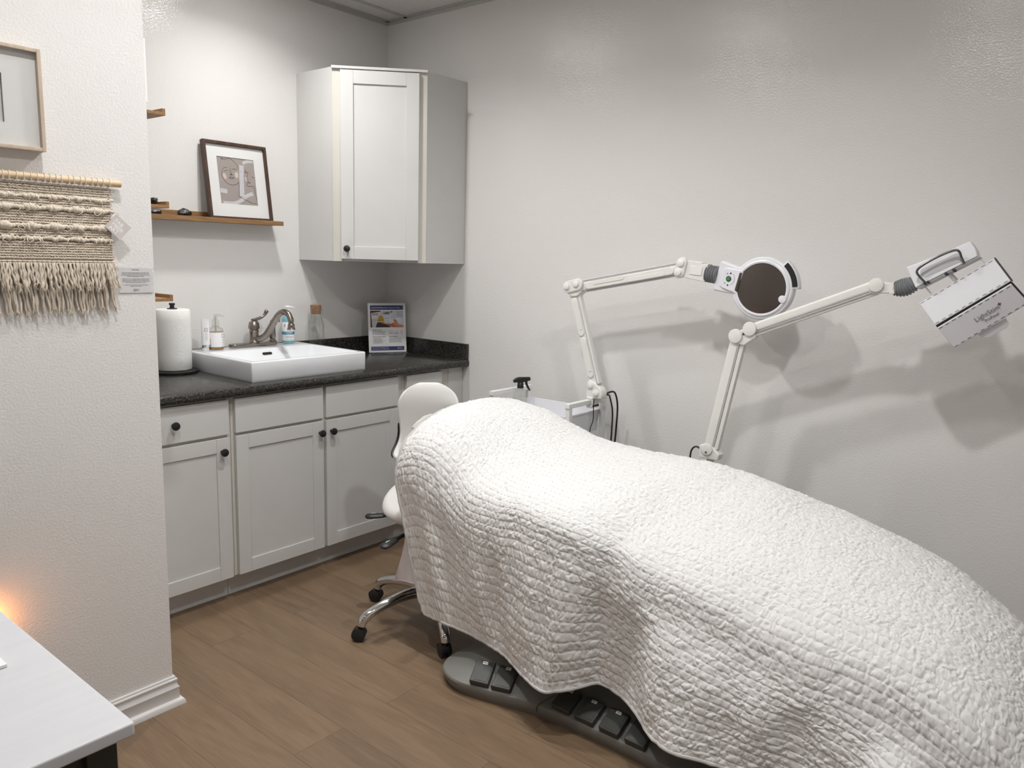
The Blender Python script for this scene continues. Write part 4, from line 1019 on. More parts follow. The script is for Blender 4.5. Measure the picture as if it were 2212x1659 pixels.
for bl_, br_, tl_, tr_ in PED:
    b0, b1, t0, t1 = Vector((*bl_, 0.050)), Vector((*br_, 0.050)), Vector((*tl_, 0.083)), Vector((*tr_, 0.083))
    du_ = ((b1-b0)+(t1-t0))/2; dv_ = ((t0-b0)+(t1-b1))/2; c_ = (b0+b1+t0+t1)/4; nrm = dv_.cross(du_).normalized()
    if nrm.z < 0: nrm = -nrm
    pd = MB().obox(c_ + nrm*0.009, du_/2*0.98, dv_/2, nrm*0.011).build('foot_pedal', M_pedal, base, bevel=0.004, seg=3)
    MB().obox(c_ + nrm*0.0205 + du_*0.06 - dv_*0.06, du_*0.33, dv_*0.36, nrm*0.0006).build('pedal_pad', M_pedal, pd, bevel=0.0004, seg=1)
    lab = MB().obox(c_ + nrm*0.0205 + dv_*0.37, du_*0.13, dv_*0.065, nrm*0.0004).build('pedal_label', M_trim, pd, smooth=False)
    uu = du_.normalized(); ww = dv_.normalized(); lc = c_ + nrm*0.0211 + dv_*0.37
    mb = MB().prism([(-0.006, 0.0016), (-0.003, 0.0022), (-0.002, -0.0004), (-0.005, -0.0012)], lc, uu, ww, nrm*0.0003).prism([(-0.003, -0.0004), (0.006, -0.0022), (0.006, -0.0012), (-0.002, 0.0008)], lc, uu, ww, nrm*0.0003)
    mb.build('pedal_icon', M_ink, pd, smooth=False)
MB().box((XC-0.14, -2.45, 0.165), (XC+0.14, -2.05, 0.50)).build('lift_column', M_base, t, bevel=0.02, seg=3)
def cushion(name, pts, w0, w1, th):
    mb = MB(); rows = []
    for y, z in pts:
        rows.append([(XC+w0, y, z-th), (XC+w1, y, z-th), (XC+w1, y, z), (XC+w0, y, z)])
    mb.grid(rows, close=True); mb.f.append((0, 1, 2, 3)); k = (len(rows)-1)*4; mb.f.append((k+3, k+2, k+1, k))
    return mb.build(name, M_leather, t, bevel=0.02, seg=3)
cushion('head_cushion', [(-1.36, 0.79), (-1.50, 0.78), (-1.82, 0.64)], -0.20, 0.29, 0.09)
cushion('seat_cushion', [(-1.84, 0.64), (-2.30, 0.63), (-2.56, 0.54)], -0.21, 0.29, 0.10)
cushion('leg_cushion', [(-2.58, 0.53), (-2.90, 0.42), (-3.20, 0.27)], -0.20, 0.29, 0.09)

# ---- white quilt draped over the bed
def quilt():
    n, m = 1080, 760
    T = np.linspace(0, 1, n); Wv = np.linspace(0, 1, m)
    PY = np.array([-1.300, -1.345, -1.40, -1.55, -1.70, -1.855, -2.05, -2.29, -2.50, -2.74, -3.09, -3.30, -3.40, -3.465, -3.490, -3.50])
    PZ = np.array([0.848, 0.868, 0.876, 0.862, 0.823, 0.782, 0.768, 0.773, 0.752, 0.708, 0.628, 0.535, 0.445, 0.345, 0.22, 0.11])
    S = np.concatenate([[0], np.cumsum(np.hypot(np.diff(PY), np.diff(PZ)))]); s = T*S[-1]
    y = pchip(S, PY, s); zc = pchip(S, PZ, s)
    dn = pchip([-3.5, -3.3, -3.07, -2.71, -2.42, -2.17, -2.0, -1.85, -1.70, -1.45, -1.3], [0.02, 0.03, 0.050, 0.085, 0.115, 0.060, 0.050, 0.065, 0.080, 0.0, 0.0], y)
    df = pchip([-3.5, -3.3, -3.09, -2.74, -1.3], [0.08, 0.06, 0.018, 0.0, 0.0], y)
    rnd = 0.58 + 0.42*np.clip((y + 1.95)/0.35, 0, 1) + 0.50*np.clip((-2.36 - y)/0.40, 0, 1)
    xh = pchip([-3.5, -3.42, -3.35, -3.27, -3.17, -3.07, -2.95, -2.78, -2.695, -2.61, -2.54, -2.456, -2.37, -2.307, -2.25, -2.156, -2.01, -1.84, -1.65, -1.53, -1.3],
               [-1.34, -1.22, -1.36, -1.215, -1.40, -1.27, -1.25, -1.275, -1.30, -1.318, -1.295, -1.235, -1.195, -1.195, -1.25, -1.300, -1.272, -1.225, -1.20, -1.195, -1.19], y)
    zh = pchip([-3.5, -3.2, -2.78, -2.695, -2.61, -2.54, -2.456, -2.37, -2.307, -2.25, -2.156, -2.01, -1.84, -1.65, -1.53, -1.3],
               [0.08, 0.12, 0.155, 0.160, 0.158, 0.160, 0.170, 0.178, 0.186, 0.172, 0.150, 0.158, 0.166, 0.165, 0.163, 0.16], y)
    sc = np.clip((zc - 0.06)/0.42, 0.12, 1)
    arm = np.exp(-((y + 2.13)/0.17)**2)
    xs = -1.190 - 0.022*np.clip((-1.6 - y)/0.3, 0, 1) - 0.030*arm + 0.020*np.exp(-((y + 2.33)/0.06)**2); zn = zc - dn
    sw = 0.010*np.sin(y*23.0) + 0.008*np.sin(y*41 + 1.0)
    zm = zn - 0.19*sc*(0.35 + 0.65*rnd)
    zh = np.minimum(zh, zm - 0.01)
    K = [(xh, zh), (xs + 0.80*(xh-xs) + sw*0.5, zh + 0.32*(zm-zh)), (xs + 0.50*(xh-xs) + sw*0.4, zh + 0.68*(zm-zh)), (xs, zm), (xs + 0.045*rnd, zn - 0.085*rnd*sc), (xs + 0.12*(0.3 + 0.7*rnd), zn - 0.030*rnd*sc),
         (xs + 0.24, zc - 0.72*dn - 0.006), (-0.80 + 0*y, zc - 0.30*dn), (-0.60 + 0*y, zc - 0.003 - 0.7*df), (-0.52 + 0*y, zc - 0.02*sc - df), (-0.465 + 0*y, zc - 0.08*sc - df), (-0.445 + 0*y, zc - 0.2*sc - 0.8*df), (-0.435 + 0*y, np.maximum(zc - 0.52, 0.10))]
    KX = np.array([k[0] for k in K]); KZ = np.array([k[1] for k in K])
    i0 = n//2
    kk = np.concatenate([[0], np.cumsum(np.hypot(np.diff(KX[:, i0]), np.diff(KZ[:, i0])))]); width = kk[-1]; kk = kk/kk[-1]
    def interp(A):   # Catmull-Rom across the section
        d = np.zeros_like(A)
        h = np.diff(kk)[:, None]; sl = np.diff(A, axis=0)/h
        d[0] = sl[0]; d[-1] = sl[-1]; d[1:-1] = (sl[:-1]*h[1:] + sl[1:]*h[:-1])/(h[1:] + h[:-1])
        k = np.clip(np.searchsorted(kk, Wv) - 1, 0, len(kk)-2); t_ = ((Wv - kk[k])/np.diff(kk)[k])[:, None]; hh = np.diff(kk)[k][:, None]
        return (2*t_**3-3*t_**2+1)*A[k] + (t_**3-2*t_**2+t_)*hh*d[k] + (-2*t_**3+3*t_**2)*A[k+1] + (t_**3-t_**2)*hh*d[k+1]
    X = interp(KX); Z = interp(KZ); Y = np.repeat(y[None, :], m, 0)           # shape (m, n)
    # head edge line of the quilt and side flare at the foot
    e = pchip(kk, [-1.535, -1.475, -1.425, -1.385, -1.378, -1.372, -1.340, -1.295, -1.288, -1.292, -1.30, -1.32, -1.35], Wv)
    fade = np.clip((Y + 2.2)/0.9, 0, 1)
    Y = Y + (e[:, None] + 1.30)*fade
    V_ = Wv[:, None]*width; U_ = s[None, :]*np.ones((m, 1)) + 0
    # random smooth fields
    def field(sx, sy, seed):
        r = np.random.default_rng(seed); G = r.normal(size=(sy, sx))
        a = np.linspace(0, sy-1.001, m); b = np.linspace(0, sx-1.001, n)
        ai = a.astype(int); bi = b.astype(int); af = (a-ai)[:, None]; bf = (b-bi)[None, :]
        af = af*af*(3-2*af); bf = bf*bf*(3-2*bf)
        return G[ai][:, bi]*(1-af)*(1-bf) + G[ai+1][:, bi]*af*(1-bf) + G[ai][:, bi+1]*(1-af)*bf + G[ai+1][:, bi+1]*af*bf
    bigf = field(26, 18, 1); medf = field(70, 50, 2); fine = field(220, 170, 3); fine2 = field(330, 150, 4)
    # puffed rows between the running stitches, broken by cross wrinkles
    RS = 0.0245
    vq = V_/RS + 0.12*bigf + 0.035*medf; row = np.floor(vq).astype(int); q = vq - row
    uw = U_ + 0.008*medf + 0.0045*fine + (q - 0.5)*0.008*np.sin(bigf*2)
    H = np.zeros((m, n)); 
    rr = np.random.default_rng(11); base_bd = -0.3 + np.cumsum(rr.uniform(0.011, 0.026, 220))
    for r_ in range(row.min(), row.max()+1):
        mk = row == r_
        if not mk.any(): continue
        bd = np.sort((base_bd if rr.random() > 0.2 else -0.3 + np.cumsum(rr.uniform(0.011, 0.026, 220))) + rr.normal(0, 0.0028, 220)); base_bd = bd; amp = rr.uniform(0.5, 1.1, 221)
        uu = uw[mk]; k = np.clip(np.searchsorted(bd, uu) - 1, 0, 218); p = (uu - bd[k])/(bd[k+1]-bd[k])
        wd_ = np.maximum(bd[k+1]-bd[k], 1e-5); de = np.minimum(p, 1-p)*wd_
        colp = 0.60*(1 - np.exp(-(de/0.0024)**2)) + 0.40*np.clip(4*p*(1-p), 0, 1)
        H[mk] = colp*amp[k]
    er_ = np.minimum(q, 1-q)*RS
    rowp = 0.55*(1 - np.exp(-(er_/0.0026)**2)) + 0.45*np.clip(4*q*(1-q), 0, 1)
    H = 0.0040*(0.38 + 0.62*rowp)*(0.12 + 0.88*H) + 0.0010*fine*0.6 + 0.0008*fine2
    # stitch pits
    edge = np.minimum(q, 1-q)*RS; ph = (U_/0.021 + 0.5*((np.round(vq)).astype(int) % 2)) % 1
    H -= 0.0011*np.exp(-(edge/0.0016)**2)*(ph < 0.42)
    H += 0.0028*bigf*0.5 + 0.0015*medf*0.5
    # surface normals
    du = np.stack([np.gradient(A, axis=1) for A in (X, Y, Z)], -1); dv = np.stack([np.gradient(A, axis=0) for A in (X, Y, Z)], -1)
    Nr = np.cross(du, dv); Nr /= np.linalg.norm(Nr, axis=-1, keepdims=True) + 1e-12
    if Nr[m//2, n//2, 2] < 0: Nr = -Nr
    P = np.stack([X, Y, Z], -1) + Nr*H[..., None]
    P[..., 0] = np.minimum(P[..., 0], -0.428)
    return P, U_, vq*RS
P, UU, VV = quilt()
m_, n_ = P.shape[:2]
off = Vector((XC, -2.3, 0.1))
me = bpy.data.meshes.new('quilt')
me.vertices.add(m_*n_); me.vertices.foreach_set('co', (P - np.array(off)).astype(np.float32).ravel())
idx = np.arange(m_*n_).reshape(m_, n_)
F = np.stack([idx[:-1, :-1], idx[:-1, 1:], idx[1:, 1:], idx[1:, :-1]], -1).reshape(-1, 4)
me.loops.add(F.size); me.loops.foreach_set('vertex_index', F.ravel().astype(np.int32))
me.polygons.add(len(F)); me.polygons.foreach_set('loop_start', (np.arange(len(F))*4).astype(np.int32))
me.polygons.foreach_set('use_smooth', np.ones(len(F), bool))
uvl = me.uv_layers.new(name='UVMap')
uvc = np.stack([UU.ravel()[F.ravel()], VV.ravel()[F.ravel()]], -1).astype(np.float32)
uvl.data.foreach_set('uv', uvc.ravel())
me.update(calc_edges=True); me.validate()
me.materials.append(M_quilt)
q = bpy.data.objects.new('quilt', me); COL.objects.link(q); q.location = off; OFF[q.name] = off
tag(q, 'white stitched cotton quilt draped over the treatment bed', 'quilt')
md = q.modifiers.new('thick', 'SOLIDIFY'); md.thickness = 0.005; md.offset = -1
hem = [P[0, j] for j in range(n_-1, -1, -6)] + [P[i, 0] for i in range(4, m_, 5)]
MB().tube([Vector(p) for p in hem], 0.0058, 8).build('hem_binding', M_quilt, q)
ie = [i for i in range(m_) if -1.085 < P[i, 0, 0] < -0.955 and P[i, 0, 2] > 0.70][::3]
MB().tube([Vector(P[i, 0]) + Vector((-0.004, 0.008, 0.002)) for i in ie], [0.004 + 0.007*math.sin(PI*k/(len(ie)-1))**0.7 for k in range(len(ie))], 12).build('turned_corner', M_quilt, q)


# ---- lilac sheet corner hanging below the quilt at the head end
rows = []
for i in range(24):
    f_ = i/23; z = 0.58 + (0.232 - 0.58)*f_; row = []
    for j in range(18):
        g_ = j/17
        y = (-1.428 + 0.075*f_**2.2) - g_*0.22
        x = -1.172 + 0.006*math.sin(g_*9)*f_ - 0.002*f_
        row.append((x, y, z - (0.035*(g_**1.0))*0 + 0.045*g_*f_**6))
    rows.append(row)
o = MB().grid(rows).build('bed_sheet', M_sheet, None, solid=0.002, subd=1)
tag(o, 'pale lilac sheet corner hanging below the quilt at the head of the bed', 'sheet')
hemr = [Vector(p) for p in rows[-1]]
MB().tube(hemr, 0.0028, 6).build('stitched_hem', M_sheet, o)

# ================================================================ rolling stool
hx, hy = -0.990, -1.365
t = thing('rolling_stool', 'white saddle stool with backrest and chrome star base at the head of the bed', 'stool', (hx, hy, 0), world=True)
for k in range(5):
    a = math.radians(164.6 - 72.5*0 + 72*k*-1)
    d = Vector((math.cos(a), math.sin(a), 0)); c0 = Vector((hx, hy, 0))
    pts = spline([c0 + d*0.02 + Vector((0, 0, 0.135)), c0 + d*0.10 + Vector((0, 0, 0.140)), c0 + d*0.19 + Vector((0, 0, 0.125)), c0 + d*0.255 + Vector((0, 0, 0.104)), c0 + d*0.288 + Vector((0, 0, 0.083)), c0 + d*0.297 + Vector((0, 0, 0.060))], 6)
    rs = list(np.interp(np.linspace(0, 1, len(pts)), [0, 0.5, 0.78, 1], [0.024, 0.019, 0.0195, 0.0175]))
    lg = MB().tube(pts, rs, 18).build('leg', M_chrome, t)
    cc = c0 + d*0.297; ax = Vector((math.cos(a + 0.9 + k), math.sin(a + 0.9 + k), 0)); tr_ = ax.cross(Vector((0, 0, 1)))
    wc = cc + tr_*0.010 + Vector((0, 0, 0.0265))
    mb = MB()
    for sg in (-1, 1):
        mb.lathe([(0.0, -0.008), (0.022, -0.008), (0.0258, -0.005), (0.0258, 0.005), (0.022, 0.008), (0.0, 0.008)], wc + ax*0.0125*sg, 26, ax, caps=False)
    mb.tube([cc + Vector((0, 0, 0.060)), cc + Vector((0, 0, 0.035))], 0.010, 12)
    hood = [wc + tr_*0.0275*math.cos(q_) + Vector((0, 0, 0.0275*math.sin(q_))) for q_ in [PI*0.05 + PI*0.95*i/12 for i in range(13)]]
    mb.grid([[h_ - ax*0.019, h_ + ax*0.019] for h_ in hood])
    mb.build('caster', M_black, lg, ang=50)
MB().lathe([(0.0, 0.10), (0.032, 0.10), (0.036, 0.11), (0.036, 0.155), (0.028, 0.165), (0.0, 0.165)], (hx, hy, 0), 28, caps=False).build('hub', M_chrome, t)
MB().lathe([(0.0, 0.165), (0.025, 0.165), (0.025, 0.30), (0.014, 0.302), (0.014, 0.41), (0.0, 0.41)], (hx, hy, 0), 24, caps=False).build('gas_lift', M_black, t)
MB().box((hx-0.07, hy-0.055, 0.405), (hx+0.07, hy+0.055, 0.435)).build('mechanism', M_black, t, bevel=0.006)
F_ = Vector((-0.67, -0.742, 0)).normalized(); Lf = Vector((-F_.y, F_.x, 0))     # facing direction, and the side seen on the right
if Lf.x < 0: Lf = -Lf
sc_ = Vector((-0.955, -1.345, 0.455)); up_ = (Vector((0, 0, 1)) + F_*0.20).normalized(); fw_ = (F_ - up_*F_.dot(up_)).normalized()
rows = []
for r_, z_ in ((0.0, 0.0), (0.8, 0.0), (0.95, 0.012), (1.0, 0.032), (0.985, 0.050), (0.93, 0.064), (0.80, 0.070), (0.55, 0.064), (0.25, 0.058), (0.0, 0.056)):
    row = []
    for k in range(48):
        a = 2*PI*k/48; rx = 0.198*(1 - 0.10*max(0, math.cos(a))**2); ry = 0.205
        zz = z_ + (0.020*r_*r_*(math.cos(a)**2) - 0.016*r_*r_*math.sin(a)**2 if z_ > 0.02 else 0)
        row.append(sc_ + fw_*(r_*rx*math.cos(a)) + Lf*(r_*ry*math.sin(a)) + up_*zz)
    rows.append(row)
MB().grid(rows, close=True).build('seat', M_leather, t, ang=80, subd=1)
# backrest shell
bc = Vector((-0.835, -1.190, 0))
zs = [0.628, 0.640, 0.655, 0.675, 0.70, 0.735, 0.775, 0.82, 0.855, 0.885, 0.908, 0.924, 0.935, 0.941]
hw = [0.135, 0.147, 0.146, 0.135, 0.122, 0.116, 0.120, 0.127, 0.128, 0.120, 0.104, 0.083, 0.058, 0.030]
fo = [0.038, 0.030, 0.018, 0.006, 0.0, -0.004, -0.004, 0.0, 0.004, 0.006, 0.006, 0.005, 0.003, 0.001]
def shell(off_, gro, z0, z1=9):
    rows = []
    for z, w_, f_ in zip(zs, hw, fo):
        if z < z0 or z > z1: continue
        w_ = w_ + gro; row = []
        for k in range(25):
            s_ = -1 + 2*k/24
            curv = 0.030*(s_*s_)*(1 if z > 0.69 else 1.3)*min(1, w_/0.12)**2
            row.append(bc + Lf*(s_*w_) + F_*(f_*(1 if True else 0) + curv*0.6 - off_ + (0.010*(1-s_*s_)*min(1, w_/0.12)**2)) + Vector((0, 0, z)))
        rows.append(row)
    return MB().grid(rows)
MBk = shell(0.0, 0.0, 0)
MBk.build('backrest', M_leather, t, solid=0.028, subd=2)
shell(0.020, 0.009, 0, 0.79).build('back_shell', M_black, t, solid=0.006, subd=1)
bp_ = [bc - F_*0.045 + Vector((0, 0, 0.80)), bc - F_*0.05 + Vector((0, 0, 0.62)), bc - F_*0.05 + Vector((0, 0, 0.47)), bc + F_*0.02 + Vector((0, 0, 0.425)), Vector((hx, hy, 0.42)) - F_*0.05]
mb = MB(); pp = spline(bp_, 6)
mb.grid([[p - Lf*0.024, p + Lf*0.024] for p in pp]); mb.build('back_bracket', M_darkchrome, t, solid=0.006)
MB().obox(bc - F_*0.02 + Lf*-0.02 + Vector((0, 0, 0.60)), Lf*0.022, F_*0.003, (0, 0, 0.06)).build('bracket_plate', M_chrome, t, bevel=0.001)
# levers
M_mint = pbr('mint_icon', (0.30, 0.52, 0.45), 0.6)
for tip, root, dz in (((-1.118, -1.122, 0.418), (-1.020, -1.225, 0.425), 0), ((-1.262, -1.385, 0.395), (-1.06, -1.360, 0.415), 0)):
    tip, root = Vector(tip), Vector(root); d_ = (tip-root); L_ = d_.length; d_.normalize(); sd = d_.cross(Vector((0, 0, 1))).normalized(); un = sd.cross(d_).normalized()
    lv_ = MB().tube([root - d_*0.03, root + d_*0.01, tip - d_*0.065], [0.007, 0.007, 0.008], 12).tube([tip - d_*0.075, tip - d_*0.05, tip - d_*0.025, tip - d_*0.008, tip], [0.008, 0.0095, 0.0105, 0.009, 0.004], 16, sx=2.2, up=un).build('lever', M_black, t)
    ic = tip - d_*0.032 + un*0.0112
    MB().prism([(-0.012, -0.003), (0.010, -0.003), (0.010, 0.001), (0.002, 0.001), (0.002, 0.006), (-0.002, 0.006), (-0.002, 0.001), (-0.012, 0.001)], ic, d_, sd, un*0.0005).build('lever_icon', M_mint, lv_, smooth=False)

# ================================================================ trolley
t = thing('trolley', 'white metal trolley with a lilac tray behind the bed', 'trolley', (-0.25, -1.37, 0), world=True)
cx0, cx1, cy0, cy1 = -0.392, -0.100, -1.598, -1.145
HZ = 0.850
for (x, y) in ((cx0, cy0), (cx1-0.022, cy0), (cx0, cy1-0.022), (cx1-0.022, cy1-0.022)):
    MB().box((x, y, 0.045), (x+0.022, y+0.022, HZ-0.003)).build('post', M_white, t, bevel=0.001, seg=1)
    MB().lathe([(0, 0), (0.018, 0), (0.022, 0.004), (0.022, 0.036), (0.012, 0.044), (0, 0.045)], (x+0.011, y+0.011, 0.0), 20, caps=False).build('caster', M_black, t)
for y in (cy0, cy1-0.022):
    MB().box((cx0-0.004, y-0.001, HZ-0.020), (cx1+0.002, y+0.023, HZ)).build('handle', M_white, t, bevel=0.001, seg=1)
for z0 in (0.690, 0.38, 0.10):
    h_ = 0.095
    mb = MB(); a_ = (cx0+0.006, cy0+0.024, cx1-0.006, cy1-0.024)
    Lq = [[(x, y, z) for x, y in rrect(a_[0]+i_, a_[1]+i_, a_[2]-i_, a_[3]-i_, 0.012, 4)] for i_, z in ((0.008, z0), (0.0, z0+h_), (-0.004, z0+h_), (-0.004, z0+h_+0.006), (0.004, z0+h_+0.006), (0.012, z0+0.006))]
    mb.grid(Lq, close=True); n = len(Lq[0]); mb.f.append(tuple(reversed(range(n)))); mb.f.append(tuple(5*n+k for k in range(n)))
    mb.build('tray', M_lav, t, ang=40)
# spray bottle on the trolley
c = Vector((-0.248, -1.212, 0.6965))
t = thing('spray_bottle', 'clear spray bottle with black trigger head standing on the trolley', 'spray bottle', tuple(c), world=True)
MB().lathe([(0, 0), (0.033, 0), (0.035, 0.004), (0.035, 0.115), (0.030, 0.135), (0.018, 0.150), (0.013, 0.156), (0.013, 0.165)], c, 32, caps=False).build('bottle', M_tint, t)
MB().lathe([(0, 0.160), (0.015, 0.160), (0.0155, 0.166), (0.014, 0.182), (0.010, 0.186), (0, 0.186)], c, 24, caps=False).build('collar', M_black, t)
dN = Vector((0.80, -0.60, 0)); sN = Vector((0.60, 0.80, 0))
hd = [(-0.034, 0.186), (-0.036, 0.196), (-0.026, 0.206), (-0.010, 0.212), (0.046, 0.212), (0.047, 0.197), (0.030, 0.192), (0.014, 0.190), (0.010, 0.182), (-0.012, 0.182), (-0.016, 0.188)]
MB().prism(hd, c - sN*0.010, dN, (0, 0, 1), sN*0.020).build('trigger_head', M_black, t, bevel=0.003, seg=2)
MB().prism([(0.020, 0.195), (0.032, 0.195), (0.034, 0.180), (0.043, 0.160), (0.050, 0.148), (0.044, 0.146), (0.034, 0.158), (0.024, 0.178)], c - sN*0.007, dN, (0, 0, 1), sN*0.014).build('trigger', M_black, t, bevel=0.002, seg=2)

# ================================================================ magnifier lamp on the trolley
U_, V_ = Vector((0, -1, 0)), Vector((0, 0, 1)); 
def pill(a, b, ra, rb=None, n=12):
    """outline of two circles' hull in (u=-y, v=z)"""
    rb = ra if rb is None else rb; a = Vector(a); b = Vector(b); d = (b-a).normalized(); an = math.atan2(d.y, d.x)
    return [(b.x + rb*math.cos(an - PI/2 + PI*k/n), b.y + rb*math.sin(an - PI/2 + PI*k/n)) for k in range(n+1)] + [(a.x + ra*math.cos(an + PI/2 + PI*k/n), a.y + ra*math.sin(an + PI/2 + PI*k/n)) for k in range(n+1)]
def slab(poly, x0, x1): return MB().prism(poly, (x0, 0, 0), U_, V_, (x1-x0, 0, 0))
def pt(x, a, z): return Vector((x, -a, z))
t = thing('magnifier_lamp', 'white articulated magnifier lamp clamped to the trolley with a round dark lens', 'lamp', (-0.20, -1.585, 0.85), world=True)
XF, XB = -0.225, -0.180
MB().box((-0.228, -1.606, 0.8508), (-0.172, -1.572, 0.862)).box((-0.228, -1.606, 0.815), (-0.172, -1.5996, 0.8508)).box((-0.228, -1.606, 0.812), (-0.172, -1.572, 0.8285)).build('clamp', M_arm, t, bevel=0.003)
slab([(1.568, 0.852), (1.648, 0.858), (1.652, 0.885), (1.640, 0.905), (1.610, 0.928), (1.585, 0.938), (1.570, 0.930), (1.566, 0.900)], XF, XB).build('base_joint', M_arm, t, bevel=0.006, seg=3)
def caps(parent, pts, x, r=0.0135):
    for a, z in pts:
        MB().lathe([(r*1.25, 0), (r*1.25, 0.002), (r*1.05, 0.003), (r*1.05, 0.002), (r, 0.002), (r, 0.006), (r*0.85, 0.0075), (0, 0.0075)], (x, -a, z), 28, (-1, 0, 0), caps=False).build('joint_cap', M_white, parent)
caps(t, [(1.590, 0.914), (1.620, 0.882)], XF)
# lower arm
d_ = (Vector((1.478, 1.322)) - Vector((1.600, 0.930))).normalized()
lo0, lo1 = (1.606, 0.915), (1.476, 1.315)
def arm_bar(name, p0, p1, w, x0, x1, mat, shift=0.0, parent=None, bev=0.006):
    a, b = Vector(p0), Vector(p1); d = (b-a).normalized(); nrm = Vector((-d.y, d.x)); a = a + nrm*shift; b = b + nrm*shift
    poly = [tuple(a + nrm*w/2), tuple(b + nrm*w/2), tuple(b - nrm*w/2), tuple(a - nrm*w/2)]
    return slab(poly, x0, x1).build(name, mat, parent or t, bevel=bev, seg=3)
la = arm_bar('lower_arm', lo0, lo1, 0.052, -0.218, -0.188, M_arm, 0.0)
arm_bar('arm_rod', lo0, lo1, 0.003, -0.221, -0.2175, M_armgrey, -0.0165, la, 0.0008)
d2 = (Vector(lo1)-Vector(lo0)); 
for f0, f1 in ((0.12, 0.48), (0.57, 0.91)):
    slab(pill(Vector(lo0)+d2*f0 + Vector((-0.006, 0)), Vector(lo0)+d2*f1 + Vector((-0.006, 0)), 0.016), -0.2235, -0.2175).build('arm_cover', M_arm, la, bevel=0.004, seg=3)
    slab(pill(Vector(lo0)+d2*(f0+0.05) + Vector((-0.003, 0)), Vector(lo0)+d2*(f1-0.02) + Vector((-0.003, 0)), 0.0095), -0.2252, -0.2230).build('cover_relief', M_arm, la, bevel=0.002, seg=2)
# elbow
slab(pill((1.448, 1.340), (1.500, 1.354), 0.026, 0.027), -0.234, -0.215).build('elbow_joint', M_arm, t, bevel=0.005, seg=3)
slab([(1.440, 1.330), (1.526, 1.350), (1.520, 1.322), (1.500, 1.303), (1.470, 1.298), (1.448, 1.310)], -0.226, -0.180).build('elbow_yoke', M_arm, t, bevel=0.005, seg=2)
caps(t, [(1.448, 1.343), (1.497, 1.357)], -0.234)
# upper arm
u0, u1 = (1.505, 1.343), (1.985, 1.436)
ua = arm_bar('upper_arm', u0, u1, 0.038, -0.216, -0.190, M_arm, 0.0)
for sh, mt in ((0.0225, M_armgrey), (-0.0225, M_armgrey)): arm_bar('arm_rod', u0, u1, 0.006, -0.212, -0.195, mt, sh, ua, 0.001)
arm_bar('arm_rod', u0, u1, 0.0035, -0.214, -0.195, M_arm, 0.0272, ua, 0.001)
d3 = Vector(u1) - Vector(u0)
slab(pill(Vector(u0)+d3*0.10, Vector(u0)+d3*0.92, 0.0165), -0.2235, -0.2155).build('arm_cover', M_arm, ua, bevel=0.005, seg=3)
nn3 = Vector((-d3.y, d3.x)).normalized()
slab(pill(Vector(u0)+d3*0.17+nn3*0.007, Vector(u0)+d3*0.46+nn3*0.007, 0.0085), -0.2255, -0.2230).build('cover_relief', M_arm, ua, bevel=0.002, seg=2)
slab(pill(Vector(u0)+d3*0.54-nn3*0.007, Vector(u0)+d3*0.85-nn3*0.007, 0.0085), -0.2255, -0.2230).build('cover_relief', M_arm, ua, bevel=0.002, seg=2)
# wrist and clevis
slab(pill((1.991, 1.424), (2.001, 1.462), 0.0235, 0.0225), -0.234, -0.212).build('wrist_joint', M_arm, t, bevel=0.005, seg=3)
caps(t, [(1.999, 1.461), (1.990, 1.424)], -0.234)
slab([(2.008, 1.475), (2.085, 1.466), (2.086, 1.459), (2.112, 1.461), (2.100, 1.390), (2.088, 1.392), (2.008, 1.404)], -0.226, -0.182).build('clevis', M_arm, t, bevel=0.003, seg=2)
slab([(2.040, 1.452), (2.090, 1.447), (2.086, 1.414), (2.034, 1.418)], -0.229, -0.2245).build('clevis_insert', M_white, t, bevel=0.001, seg=1)
# bellows
mb = MB(); pts = []; rs = []
for k in range(41):
    f_ = k/40; pts.append(pt(-0.204, 2.102 + 0.046*f_, 1.4235 - 0.006*f_)); rs.append(0.0315 + 0.0035*math.cos(f_*2*PI*4.5) )
mb.tube(pts, rs, 28).build('bellows', M_rubber, t)
# head
CA, CZ = 2.331, 1.3755; th = math.radians(13.0)
ea = Vector((0, -math.cos(th), -math.sin(th))); eb = Vector((0, -math.sin(th), math.cos(th))); hc = Vector((0, -CA, CZ))
def HP(a, b, x): return hc + ea*a + eb*b + Vector((x, 0, 0))
R_o = 0.1185
a1_ = math.atan2(0.050, -0.100)
arc = [(R_o*math.cos(q_), R_o*math.sin(q_)) for q_ in [a1_ - (2*a1_)*k/60 for k in range(61)]]   # from upper neck clockwise to lower neck
body = [(-0.190, 0.056), (-0.182, 0.060)] + arc + [(-0.182, -0.060), (-0.190, -0.056)]
def hprism(poly, x0, x1): return MB().prism(poly, hc + Vector((x0, 0, 0)), ea, eb, (x1-x0, 0, 0))
head = hprism(body, -0.222, -0.182).build('lamp_head', M_lav, t, bevel=0.010, seg=4, ang=50)
ring = MB().lathe([(R_o-0.012, 0.0), (R_o-0.013, 0.003), (0.1005, 0.0055), (0.0945, 0.004), (0.0935, 0.0), (0.0935, -0.003)], HP(0, 0, -0.222), 72, (-1, 0, 0), caps=False).build('lens_ring', M_lav, head)
plate = hprism([(-0.163, 0.034), (-0.150, 0.040), (-0.100, 0.044), (-0.084, 0.050), (-0.088, -0.050), (-0.100, -0.044), (-0.150, -0.040), (-0.163, -0.034)], -0.2285, -0.221).build('control_plate', M_lav, head, bevel=0.004, seg=3)
mb = MB().lathe([(0.0, 0), (0.010, 0), (0.0105, 0.002), (0.0, 0.002)], HP(-0.133, 0.001, -0.2285), 28, (-1, 0, 0), caps=False); mb.build('button_ring', M_black, plate)
